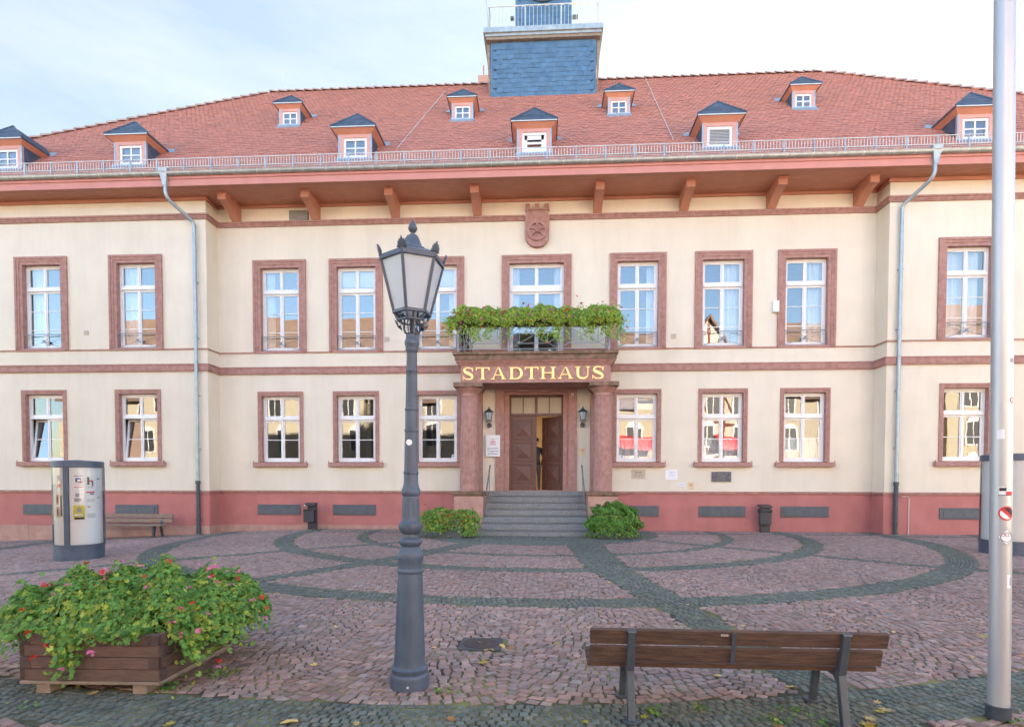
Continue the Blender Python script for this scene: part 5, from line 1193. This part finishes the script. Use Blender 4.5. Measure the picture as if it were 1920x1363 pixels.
def disc(mb, zc, rad, mi, r_, clip=None, ang0=-93, n_=20):
    vs = []; 
    pts = [(rad*math.cos(2*math.pi*k/n_), rad*math.sin(2*math.pi*k/n_)) for k in range(n_)] if clip is None else clip
    cu, cv = sum(p[0] for p in pts)/len(pts), sum(p[1] for p in pts)/len(pts); n_ = len(pts)
    q = []
    for i in range(n_):      # subdivide long outline edges so the print hugs the round pole
        a_, b_ = pts[i], pts[(i+1) % n_]; k_ = max(1, int(math.hypot(a_[0]-b_[0], a_[1]-b_[1])/.010))
        q += [(a_[0]+(b_[0]-a_[0])*t/k_, a_[1]+(b_[1]-a_[1])*t/k_) for t in range(k_)]
    n_ = len(q); fr_ = (1, .8, .6, .4, .2)
    for f_ in fr_:
        for (u, v) in q:
            u2, v2 = cu+(u-cu)*f_, cv+(v-cv)*f_; a = R(ang0)+u2/.058; z = zc+v2; vs.append((dx*z+r_*math.cos(a), r_*math.sin(a), z))
    a = R(ang0)+cu/.058; vs.append((dx*zc+r_*math.cos(a), r_*math.sin(a), zc+cv)); fs = []
    for j_ in range(len(fr_)-1): fs += [(j_*n_+k, j_*n_+(k+1) % n_, (j_+1)*n_+(k+1) % n_, (j_+1)*n_+k) for k in range(n_)]
    fs += [((len(fr_)-1)*n_+k, (len(fr_)-1)*n_+(k+1) % n_, len(vs)-1) for k in range(n_)]
    mb.add(vs, fs, mi)
b = MB(); disc(b, 1.315, .045, 0, .0594)
half1 = [(.036*math.cos(R(a)), .036*math.sin(R(a))) for a in range(-30, 121, 15)]; half2 = [(.036*math.cos(R(a)), .036*math.sin(R(a))) for a in range(150, 301, 15)]
disc(b, 1.315, 0, 2, .0600, half1); disc(b, 1.315, 0, 1, .0600, half2); b.build('sticker', [RED, PAPER, INK], FP)
b = MB(); disc(b, 1.165, .06, 0, .0594, [(0, .055), (-.052, 0), (0, -.055), (.052, 0)]); 
for (p, q) in (((0, .053), (-.05, 0)), ((-.05, 0), (0, -.053)), ((0, -.053), (.05, 0)), ((.05, 0), (0, .053))):
    disc(b, 1.165, 0, 1, .0599, [(p[0], p[1]), (q[0], q[1]), (q[0]*.93, q[1]*.93), (p[0]*.93, p[1]*.93)])
for k in range(24):
    a0, a1 = R(15*k), R(15*k+15); disc(b, 1.165, 0, 1, .0601, [(.034*math.cos(a0), .030*math.sin(a0)), (.034*math.cos(a1), .030*math.sin(a1)), (.031*math.cos(a1), .027*math.sin(a1)), (.031*math.cos(a0), .027*math.sin(a0))])
disc(b, 1.165, 0, 1, .0601, [(-.03, .004), (.03, .004), (.03, .006), (-.03, .006)]); disc(b, 1.165, 0, 2, .0601, [(-.014, .010), (-.006, .010), (-.006, .022), (-.014, .022)]); disc(b, 1.165, 0, 1, .0601, [(.006, .010), (.009, .010), (.009, .022), (.006, .022)])
b.build('sticker', [PAPER, INK, RED], FP)
b = MB(); patch(b, -66, 46, .845, .93, 0); patch(b, -66, 12, .86, .915, 1, .0598); b.build('sticker', [PAPER, GREYP], FP)
b = MB(); disc(b, 2.02, .019, 0, .0585, ang0=-62); disc(b, 2.02, .014, 1, .0590, ang0=-62); disc(b, 2.02, 0, 0, .0594, [(-.012, -.010), (-.009, -.013), (.012, .010), (.009, .013)], ang0=-62); b.build('sticker', [RED, PAPER], FP)
b = MB(); patch(b, -128, 40, 1.78, 1.84, 0, .0588); b.build('sticker', PAPER, FP); b = MB(); disc(b, 2.27, 0, 0, .0578, [(-.02, -.012), (.02, -.02), (.022, .0), (.0, .014), (-.02, .01)], ang0=-64); b.build('sticker', GREYP, FP)

# ------------------------------------------------------------------ park bench (foreground)
BN = thing('park_bench', 'dark brown wooden bench with blue grey cast iron legs seen from behind in the foreground', 'bench', (1.462, -14.2, 0), R(-0.4))
def plank(name, x0, x1, yc, zc, w_, t_, ang, m, par, mark=None):
    b = MB(); b.box(x0, x1, -t_/2, t_/2, -w_/2, w_/2); o = b.build(name, m, par, bevel=.006); o.location = (0, yc, zc); o.rotation_euler = (R(ang), 0, 0); return o
# backrest leans towards the camera (-y) at the top
p1 = plank('back_plank', -.905, .912, -.155, .535, .098, .035, 14, WOODD, BN); p2 = plank('back_plank', -.905, .892, -.125, .418, .098, .035, 12, WOODD, BN)
for yc, z, m_ in ((-.035, .333, 90), (.075, .338, 90), (.185, .343, 88)): plank('seat_plank', -.915, .89, yc, z, .10, .033, m_, WOODD, BN)
for s_, xx in ((-1, -.648), (1, .652)):
    t = bpy.data.objects.new('leg_frame', None); COL.objects.link(t); t.parent = BN; t.location = (xx, 0, 0)
    b = MB(); pts = [(-.21, 0), (-.17, 0), (-.128, .20), (-.10, .30), (-.155, .56), (-.19, .565), (-.135, .30), (-.17, .20)]
    hw2 = .024
    b.prismx([(-.225, .0), (-.175, .0), (-.125, .22), (-.105, .32), (-.175, .57), (-.205, .57), (-.150, .31), (-.175, .2)][::-1], -hw2, hw2)
    b.prismx([(-.212, .565), (-.165, .565), (-.17, .585), (-.205, .585)], -hw2-.004, hw2+.004)
    b.build('rear_leg', IRON, t, bevel=.006)
    b = MB(); b.prismx([(.23, .0), (.27, .0), (.215, .31), (.165, .31)], -.022, .022); b.build('front_leg', IRON, t, bevel=.006)
    b = MB(); b.prismx([(-.13, .23), (-.06, .285), (.20, .295), (.20, .318), (-.12, .318)], -.018, .018); b.build('seat_support', IRON, t, bevel=.004)
    for yy in (-.20, .25):
        b = MB(); b.prismz([(.055*math.cos(R(45*k+22)), yy+.05*math.sin(R(45*k+22))) for k in range(8)], 0.0, .02); b.build('foot_plate', IRON, t, bevel=.004)
b = MB(); b.hexa([(-.012, -.156, .37), (.012, -.156, .37), (.012, -.145, .37), (-.012, -.145, .37), (-.012, -.196, .575), (.012, -.196, .575), (.012, -.185, .575), (-.012, -.185, .575)]); b.build('back_strap', IRON, BN).location.x = -.02
b = MB(); b.hexa([(-.10, -.1885, .552), (-.055, -.1885, .552), (-.055, -.18, .552), (-.10, -.18, .552), (-.10, -.191, .564), (-.055, -.191, .564), (-.055, -.18, .564), (-.10, -.18, .564)]); b.build('name_plate', BEIGE, BN)
# bench by the wall
WB = thing('park_bench', 'weathered light brown bench by the left wall partly behind the advertising pillar', 'bench', (-12.35, -1.25, gz(-12.3)), 0)
for zc, yc in ((.66, .17), (.52, .14)): plank('back_plank', -1.3, 1.32, yc, zc, .12, .04, -10, WOODG, WB)
for k in range(4): plank('seat_plank', -1.3, 1.27, -.28+k*.11, .40, .10, .04, 90, WOODG, WB)
for xx in (-.95, .98):
    b = MB(); b.prismx([(.15, 0), (.21, 0), (.12, .38), (.24, .70), (.20, .70), (.05, .38)], xx-.03, xx+.03); b.prismx([(-.27, 0), (-.21, 0), (-.15, .36), (.1, .36), (.1, .38), (-.28, .38)], xx-.029, xx+.029); b.build('leg', IRON, WB, bevel=.005)

# ------------------------------------------------------------------ litter bins
def litter_bin(x, flip, lab, bag):
    t = thing('litter_bin', lab, 'litter bin', (x, -.35, 0), 0, 'litter bins along the wall'); s_ = -1 if flip else 1
    b = MB(); b.box(-.13, .15, .0, .10, 0, .80); b.build('post', BINM, t, bevel=.006)
    b = MB(); b.box(-.20, .13, -.16, -.001, .24, .62); b.build('container', BINM, t, bevel=.012)
    b = MB(); b.prismx([(-.17, .745), (.11, .80), (.11, .84), (-.17, .79)], -.20, .151); b.build('hood', BINM, t, bevel=.006)
    b = MB()
    if bag:
        vs = []; n_ = 36
        for j, (z, r_) in enumerate(((.60, 1.0), (.63, 1.06), (.67, 1.04), (.70, .98))):
            for k in range(n_): a = 2*math.pi*k/n_; q = 1+.07*math.sin(k*2.3+j*1.7)+.04*math.sin(k*5.1); vs.append((-.035+.175*r_*q*max(-1, min(1, 1.25*math.cos(a))), -.08+.088*r_*q*max(-1, min(1, 1.25*math.sin(a))), z+.02*math.sin(k*1.9+j)))
        b.add(vs, [(j*n_+k, j*n_+(k+1) % n_, (j+1)*n_+(k+1) % n_, (j+1)*n_+k) for j in range(3) for k in range(n_)])
    else:
        vs = [(-.19+.32*k/12, -.165+.01*math.sin(k*2), z) for z in (.58, .645) for k in range(13)]; vs = [(x_, y_-.004*(k % 3), z+.016*math.sin(k*1.7)) for k, (x_, y_, z) in enumerate(vs)]
        b.add(vs, [(k, k+1, k+14, k+13) for k in range(12)])
    b.build('bin_liner', BLACKP, t, smooth=True)
    if flip:
        t.scale = (-1, 1, 1) if False else (1, 1, 1)
    b = MB(); b.box(-.17, -.12, -.178, -.1725, .755, .78); b.build('small_sticker', PAPER if not bag else BINM, t)
    return t
litter_bin(-7.02, False, 'anthracite litter bin at the wall between two cellar shutters left of the portal', False)
litter_bin(6.88, True, 'anthracite litter bin with a crumpled black bag at the wall right of the portal', True)

# ------------------------------------------------------------------ advertising pillars
def pillar(x, y, r_, H, zb0, lab, posts, posters):
    t = thing('advertising_pillar', lab, 'advertising pillar', (x, y, gz(x)+zb0), 0, 'round advertising pillars')
    b = MB(); b.lathe([(r_*.97, -.05), (r_*.97, .24), (r_*.99, .245), (r_*.99, .285), (r_*.9, .29)], n=56); b.build('base', LAMPG, t, smooth=True)
    b = MB(); b.lathe([(r_*.99, H-.13), (r_*1.0, H-.125), (r_*1.0, H-.01), (r_*.97, H), (.02, H+.03)], n=56); b.build('cap', LAMPG, t, smooth=True)
    b = MB(); b.lathe([(r_*.91, .29), (r_*.91, H-.13)], n=56); b.build('drum', PAPER, t, smooth=True)
    b = MB(); vs = []; n_ = 56
    for z in (.29, H-.13):
        for k in range(n_): a = 2*math.pi*k/n_; vs.append((r_*.975*math.cos(a), r_*.975*math.sin(a), z))
    b.add(vs, [(k, (k+1) % n_, n_+(k+1) % n_, n_+k) for k in range(n_)]); b.build('clear_cover', GLASSC, t, smooth='full')
    for a in posts:
        b = MB(); u = Vector((math.cos(R(a)), math.sin(R(a)), 0)); v = Vector((-u.y, u.x, 0)); b.hexa([u*r_*.9-v*.045+Vector((0, 0, .29)), u*r_*1.0-v*.045+Vector((0, 0, .29)), u*r_*1.0+v*.045+Vector((0, 0, .29)), u*r_*.9+v*.045+Vector((0, 0, .29)), u*r_*.9-v*.045+Vector((0, 0, H-.131)), u*r_*1.0-v*.045+Vector((0, 0, H-.131)), u*r_*1.0+v*.045+Vector((0, 0, H-.131)), u*r_*.9+v*.045+Vector((0, 0, H-.131))]); b.build('post', LAMPG, t)
    for (a, wa, z0, z1, base, items) in posters:
        b = MB(); ms = [PAPER, base, INK, RED, BLUE, GREYP]
        rad = r_*.91
        def pt_(a0, a1, za, zc, mi, lift):
            vs = []; n2 = 6
            for i in range(n2+1):
                aa = R(a0+(a1-a0)*i/n2); 
                for z in (za, zc): vs.append(((rad+lift)*math.cos(aa), (rad+lift)*math.sin(aa), z))
            b.add(vs, [(2*i, 2*i+2, 2*i+3, 2*i+1) for i in range(n2)], mi)
        pt_(a-wa/2, a+wa/2, z0, z1, 1, .004)
        for (fa, fb, ga, gb, mi) in items: pt_(a-wa/2+wa*fa, a-wa/2+wa*fb, z0+(z1-z0)*ga, z0+(z1-z0)*gb, mi, .0065)
        b.build('poster', ms, t)
txt = [(.1, .9, .12+.08*k, .15+.08*k, 5) for k in range(4)]
# angles: camera side faces roughly -55 deg
P_L = [(-50, 25, 1.42, 1.70, PAPER, [(.1, .9, .86, .93, 5), (.25, .75, .45, .75, 4), (.4, .7, .5, .65, 1), (.1, .9, .08, .12, 3)]+[(.55, .9, .4, .5, 3)]),
       (-50, 23, 1.13, 1.37, PAPER, [(.2, .6, .5, .8, 5), (.1, .8, .1, .4, 5)]), (-49, 26, .80, 1.08, YEL, [(.3, .7, .5, .85, 5), (.1, .95, .0, .15, 2), (.1, .8, .25, .4, 0)]),
       (-20, 26, 1.40, 1.71, PAPER, [(.15, .35, .3, .8, 2), (.6, .75, .2, .55, 2), (.35, .7, .5, .6, 3), (.2, .8, .1, .14, 5)]), (-20, 26, 1.12, 1.37, PAPER, [(.05, .9, .85, .95, 3), (.4, .8, .7, .8, 2)]+txt[:3]), (-19, 27, .80, 1.08, GREYP if False else PAPER, txt+[(.1, .4, .85, .92, 3)]),
       (3, 12, 1.2, 1.65, PAPER, [(.1, .9, .9, .94, 2), (.1, .9, .05, .08, 2)]),
       (-98, 16, 1.4, 1.75, PAPER, [(.2, .8, .1, .3, 3), (.2, .7, .5, .8, 5)]), (-93, 7, .85, 1.3, PAPER, [(.3, .8, .05, .95, 2)]), (-105, 11, 1.1, 1.3, PEACH, [(.3, .7, .2, .8, 2)]), (-105, 11, .85, 1.05, PEACH, [(.3, .7, .2, .8, 2)])]
pillar(-9.30, -6.68, .445, 1.97, .03, 'round advertising pillar with pinned posters and grey cap left of the entrance', (-77, 43, 163), P_L)
P_R = [(-70, 18, 1.5, 1.95, PAPER, [(.2, .9, .1, .3, 2), (.5, .9, .4, .6, 2)]), (-100, 14, 1.1, 1.5, PAPER, [(.1, .4, .2, .4, 5)])]
pillar(10.22, -5.15, .56, 2.10, .0, 'round advertising pillar behind the flagpole at the right edge', (-150, -30, 90), P_R)

# ------------------------------------------------------------------ manhole, fallen leaves, weeds
t = thing('manhole_cover', 'square rusty iron manhole cover set in the red cobbles', 'manhole cover', (-.32, -12.71, 0), R(1))
b = MB(); b.box(-.195, .195, -.195, .195, -.03, .006); b.build('frame', IRON, t, bevel=.004)
b = MB(); b.lathe([(.165, .0065), (.165, .010), (.155, .011), (.15, .008), (.01, .008)], n=36)
b.tube([(-.03, 0, .008), (-.03, 0, .012)], .014, 10); b.tube([(.03, 0, .008), (.03, 0, .012)], .014, 10); b.build('lid', mat('rusty iron', (.06, .04, .035), .8, scale=20, col2=(.10, .07, .06), bump=.4), t)
lv = []
for k in range(3):
    V_ = []; F_ = []; n2 = 5
    rk = random.Random(k+20)
    outl = []
    if k < 2:    # maple-like
        for i in range(14):
            a = 2*math.pi*i/14; r_ = (.5 if i % 2 == 0 else .24)*rk.uniform(.85, 1.1); outl.append((r_*math.cos(a), r_*math.sin(a), .10*rk.random()+.14*r_*r_*4*.5))
    else:
        for i in range(10):
            a = 2*math.pi*i/10; outl.append((.5*math.cos(a), .25*math.sin(a), .08*rk.random()+.12*abs(math.sin(a))))
    V_ = [(0, 0, .02)]+outl; F_ = [(0, i, i % (len(outl))+1) for i in range(1, len(outl)+1)]
    me = bpy.data.meshes.new('fallen_leaf'); me.from_pydata(V_, [], F_)
    for tone in ((1, 1, 1),): pass
    lv.append(me)
tones = [(1, 1, 1), (1.5, 1.4, 1.2), (.9, 1.0, .35), (.75, .5, .4)]
LM = []
for me in lv:
    for tn_ in tones:
        m2 = me.copy(); m2.materials.append(DRYL); a1 = m2.color_attributes.new('Col', 'FLOAT_COLOR', 'POINT'); a1.data.foreach_set('color', [*tn_, 1.0]*len(m2.vertices)); LM.append(m2)
rl_ = random.Random(5); spots = []
while len(spots) < 150:
    y = -14.9+13.8*rl_.random()**1.5; x = .1+(rl_.random()*2-1)*(.9*(y+18))
    if abs(x) < 1.9 and y > -2.3 or y > -1.0 and abs(x) > 9.8: continue
    spots.append((x, y))
spots += [(rl_.uniform(-12.5, -10.6), rl_.uniform(-1.0, -.75)) for k in range(18)]+[(rl_.uniform(-.35, -.2), rl_.uniform(-13.3, -12.9)) for k in range(4)]+[(rl_.uniform(2.2, 3.1), rl_.uniform(-14.5, -14.1)) for k in range(6)]
for (x, y) in spots:
    o = bpy.data.objects.new('fallen_leaf', rl_.choice(LM)); COL.objects.link(o); o.location = (x, y, gz(x)+.004); s_ = rl_.uniform(.045, .09)*(1.3 if y < -12 else 1.0); o.scale = (s_, s_, s_*.7); o.rotation_euler = (rl_.uniform(-.2, .2), rl_.uniform(-.2, .2), rl_.random()*6.28)
    tag(o, 'small dry yellow brown leaf lying on the cobbles', 'leaf', 'fallen leaves scattered over the cobbles')
wd = []; wn = []
rw = np.random.default_rng(3)
for (cx_, cy_, n2, sp) in ((.98, -14.22, 26, .03), (1.30, -14.15, 16, .03), (1.72, -14.33, 30, .06), (1.9, -14.2, 22, .07), (2.0, -14.35, 16, .05), (-2.45, -14.0, 60, .08), (-2.3, -13.7, 60, .1), (-3.2, -14.4, 14, .08), (-.45, -13.95, 20, .06), (3.25, -14.3, 24, .07), (1.62, -2.2, 120, .12), (-1.75, -2.3, 60, .1)):
    for k in range(n2): wd.append((cx_+rw.normal(0, sp), cy_+rw.normal(0, sp*.8), .004+abs(rw.normal(0, .012)))); wn.append((rw.normal(0, .5), rw.normal(0, .5), 1))
tag(leaves('weeds', np.array(wd), np.array(wn), .028, None, .3), 'small green weeds growing between the cobbles', 'weeds', kind='stuff')
# leaf litter in the gutter
P4 = [(random.uniform(2, 9.5) if random.random() < .8 else random.uniform(-12, 12), -1.28+random.uniform(-.06, .03), 10.62+random.random()*.03) for k in range(220)]
o = leaves('gutter_leaves', np.array(P4), rw.normal(0, .4, (len(P4), 3))+[0, -.3, 1], .06, None, .0, m=DRYL); tag(o, 'yellow leaves caught along the roof gutter', 'leaf litter', kind='stuff')

# ------------------------------------------------------------------ person behind the half open door
pe = thing('person', 'person in black jacket and grey trousers standing just inside the half open door', 'person', (-.02, 1.05, 1.2))
def skin_body():
    J = {'pelvis': ((0, 0, .90), .13), 'belly': ((0, 0, 1.05), .125), 'chest': ((0, 0, 1.27), .145), 'neck0': ((0, 0, 1.43), .07), 'neck': ((0, 0, 1.49), .052), 'headb': ((0, -.01, 1.56), .075), 'head': ((0, -.01, 1.65), .088), 'crown': ((0, 0, 1.71), .06),
         'shl': ((-.17, 0, 1.38), .065), 'ell': ((-.24, .02, 1.10), .045), 'wrl': ((-.24, -.06, .86), .03), 'shr': ((.17, 0, 1.38), .065), 'elr': ((.25, .02, 1.11), .045), 'wrr': ((.20, -.16, .94), .03),
         'hpl': ((-.09, 0, .84), .095), 'knl': ((-.10, 0, .47), .06), 'anl': ((-.10, .02, .08), .042), 'tol': ((-.10, -.12, .04), .035), 'hpr': ((.09, 0, .84), .095), 'knr': ((.10, 0, .47), .06), 'anr': ((.10, .02, .08), .042), 'tor': ((.11, -.12, .04), .035)}
    E = [('pelvis', 'belly'), ('belly', 'chest'), ('chest', 'neck0'), ('neck0', 'neck'), ('neck', 'headb'), ('headb', 'head'), ('head', 'crown'), ('chest', 'shl'), ('shl', 'ell'), ('ell', 'wrl'), ('chest', 'shr'), ('shr', 'elr'), ('elr', 'wrr'), ('pelvis', 'hpl'), ('hpl', 'knl'), ('knl', 'anl'), ('anl', 'tol'), ('pelvis', 'hpr'), ('hpr', 'knr'), ('knr', 'anr'), ('anr', 'tor')]
    for w_, sx in (('wrl', -1), ('wrr', 1)):
        p = Vector(J[w_][0]); J[w_+'p'] = (tuple(p+Vector((0, -.03, -.06))), .026); E.append((w_, w_+'p'))
        for f_ in range(5):
            q = p+Vector((sx*(.02-.011*f_)*1.0, -.045, -.09)); e_ = q+Vector((0, -.02, -.045)); 
            if f_ == 4: q = p+Vector((-sx*.03, -.05, -.05)); e_ = q+Vector((-sx*.01, -.02, -.03))
            J[w_+'a%d' % f_] = (tuple(q), .009); J[w_+'b%d' % f_] = (tuple(e_), .008); E += [(w_+'p', w_+'a%d' % f_), (w_+'a%d' % f_, w_+'b%d' % f_)]
    names = list(J); me = bpy.data.meshes.new('body'); me.from_pydata([J[k][0] for k in names], [(names.index(a), names.index(b_)) for a, b_ in E], [])
    o = bpy.data.objects.new('body', me); COL.objects.link(o); o.parent = pe
    md = o.modifiers.new('skin', 'SKIN'); 
    for i, k in enumerate(names):
        sv = me.skin_vertices[0].data[i] if me.skin_vertices else None
        if sv: sv.radius = (J[k][1], J[k][1]); sv.use_root = (k == 'pelvis')
    sb = o.modifiers.new('sub', 'SUBSURF'); sb.levels = 1; sb.render_levels = 2
    # colour by height: face and hands skin, jacket black, trousers grey
    m, N, L, P_ = newmat('clothed body'); tc = N.new('ShaderNodeTexCoord'); sx = N.new('ShaderNodeSeparateXYZ'); L.new(tc.outputs['Object'], sx.inputs[0]); r_ = N.new('ShaderNodeValToRGB'); r_.color_ramp.interpolation = 'CONSTANT'
    mr = N.new('ShaderNodeMath'); mr.operation = 'DIVIDE'; mr.inputs[1].default_value = 1.8; L.new(sx.outputs['Z'], mr.inputs[0]); L.new(mr.outputs[0], r_.inputs['Fac'])
    r_.color_ramp.elements[0].color = (.10, .10, .11, 1); r_.color_ramp.elements[1].position = .86/1.8; r_.color_ramp.elements[1].color = (.012, .013, .018, 1)
    e_ = r_.color_ramp.elements.new(1.46/1.8); e_.color = (.55, .32, .22, 1); L.new(r_.outputs[0], P_.inputs['Base Color']); me.materials.append(m)
me_t = skin_body
try:
    me_t()
except Exception as ex: print('body', ex)
b = MB(); b.lathe([(.08, -.06), (.10, 0), (.098, .06), (.07, .10), (.02, .12)], (0, .015, 1.655), 16); b.build('hair', HAIR, pe, smooth=True)
b = MB()
for s_ in (-1, 1): b.tube([(s_*.032, -.098, 1.655), (s_*.032, -.104, 1.655)], .010, 8)
b.build('eyes', HAIR, pe)
b = MB(); b.hexa([(-.014, -.095, 1.615), (.014, -.095, 1.615), (.014, -.09, 1.615), (-.014, -.09, 1.615), (-.006, -.10, 1.655), (.006, -.10, 1.655), (.006, -.09, 1.655), (-.006, -.09, 1.655)]); b.build('nose', SKIN, pe)

# ------------------------------------------------------------------ houses across the square (seen mirrored in the windows)
WALLS = [mat('ochre render', (.52, .46, .36), .9, var=.04), mat('white render', (.62, .58, .50), .9, var=.04), mat('pale yellow render', (.56, .50, .38), .9, var=.04)]
TIMB = mat('brown timber', (.20, .07, .04), .8)
HROOF = mat('old brown roof tile', (.15, .10, .08), .9, scale=6, col2=(.24, .165, .13), bump=.5, bscale=12, stretch=(.3, 1, 1))
def house(x0, x1, ze, zr, gable, wm_, lab, timber=False, awn=False):
    t = thing('town_house', lab, 'house', ((x0+x1)/2, -29.0, 0), 0, 'old houses across the square'); w_ = (x1-x0)/2; D = 9
    b = MB(); b.box(-w_, w_, -D, 0, -.3, ze)
    if gable: b.prism([(-w_, ze), (w_, ze), (0, zr)], -D, -.0)
    b.build('wall', wm_, t); b = MB()
    if gable:
        for s_ in (-1, 1): b.hexa([(s_*(w_+.4), -D-.3, ze-.35), (s_*(w_+.4), .35, ze-.35), (0, .35, zr+.05), (0, -D-.3, zr+.05), (s_*(w_+.4), -D-.3, ze-.15), (s_*(w_+.4), .35, ze-.15), (0, .35, zr+.25), (0, -D-.3, zr+.25)])
    else:
        b.prismx([(.5, ze-.1), (-D/2, zr), (-D-.5, ze-.1), (-D-.5, ze+.05), (-D/2, zr+.2), (.5, ze+.05)], -w_-.1, w_+.1)
    b.build('roof', HROOF, t)
    nx = max(2, int(w_*2/2.6)); k = 0
    rows = [1.2, 4.2, 7.0] if ze > 8.2 else [1.2, 4.2]
    for zf in rows:
        for i in range(nx):
            xx = -w_+(i+.5)*2*w_/nx; b = MB(); hh = 1.7 if zf > 2 else 2.0
            b.box(xx-.62, xx+.62, .0, .06, zf-.1, zf+hh+.1)
            if zf < 2 or True: b.prism([(xx-.55, zf+hh), (xx+.55, zf+hh), (xx+.4, zf+hh+.3), (xx, zf+hh+.42), (xx-.4, zf+hh+.3)][::1], .0, .065)
            o = b.build('window', WHITE, t); b = MB(); b.box(xx-.5, xx-.04, .061, .07, zf, zf+hh); b.box(xx+.04, xx+.5, .061, .07, zf, zf+hh); b.build('pane', BINM, o)
    if timber:
        b = MB()
        for zz in (3.3, 6.0, ze-.1): b.box(-w_, w_, .001, .05, zz, zz+.18)
        for i in range(nx*2+1): xx = -w_+i*w_/nx; b.box(xx-.08, xx+.08, .0, .045, 3.3, ze); 
        for i in range(nx*2): xx = -w_+i*w_/nx; b.bar((xx, .03, 3.4), (xx+w_/nx, .03, 6.0), .14, .05) if i % 2 else b.bar((xx+w_/nx, .03, 6.1), (xx, .03, ze), .14, .05)
        if gable:
            for q in (.35, .65): b.box(-w_*(1-q), w_*(1-q), .001, .05, ze+(zr-ze)*q, ze+(zr-ze)*q+.16)
            b.box(-.09, .09, .002, .052, ze, zr-.3)
        b.build('timber_frame', TIMB, t)
    if awn:
        for i in range(2):
            xx = -w_*.5+i*w_; b = MB(); b.prismx([(.0, 5.2), (1.3, 4.3), (1.3, 4.1), (0, 5.0)], xx-1.4, xx+1.4); b.build('awning', RED, t)
house(-40, -27, 8.4, 15.8, False, WALLS[0], 'far left ochre house with a long brown roof across the square')
house(-26.8, -14.5, 8.8, 16.0, False, WALLS[2], 'pale yellow house with a long brown roof across the square')
house(-14.2, -7.2, 8.4, 15.8, False, WALLS[0], 'ochre house with brown roof beside the timbered gable across the square')
house(-6.9, -.6, 8.4, 15.6, True, WALLS[1], 'white gabled half timbered house across the square', True)
house(2.2, 9.5, 7.8, 14.4, False, WALLS[2], 'pale yellow house with red awnings across the square', False, True)
house(9.8, 17.6, 8.6, 14.6, True, WALLS[1], 'tall white half timbered gable house across the square', True, True)
house(18, 31, 8.4, 15.2, False, WALLS[0], 'ochre house with brown roof at the right end across the square')
house(31.5, 44, 8.8, 16.0, False, WALLS[2], 'pale yellow corner house far right across the square')
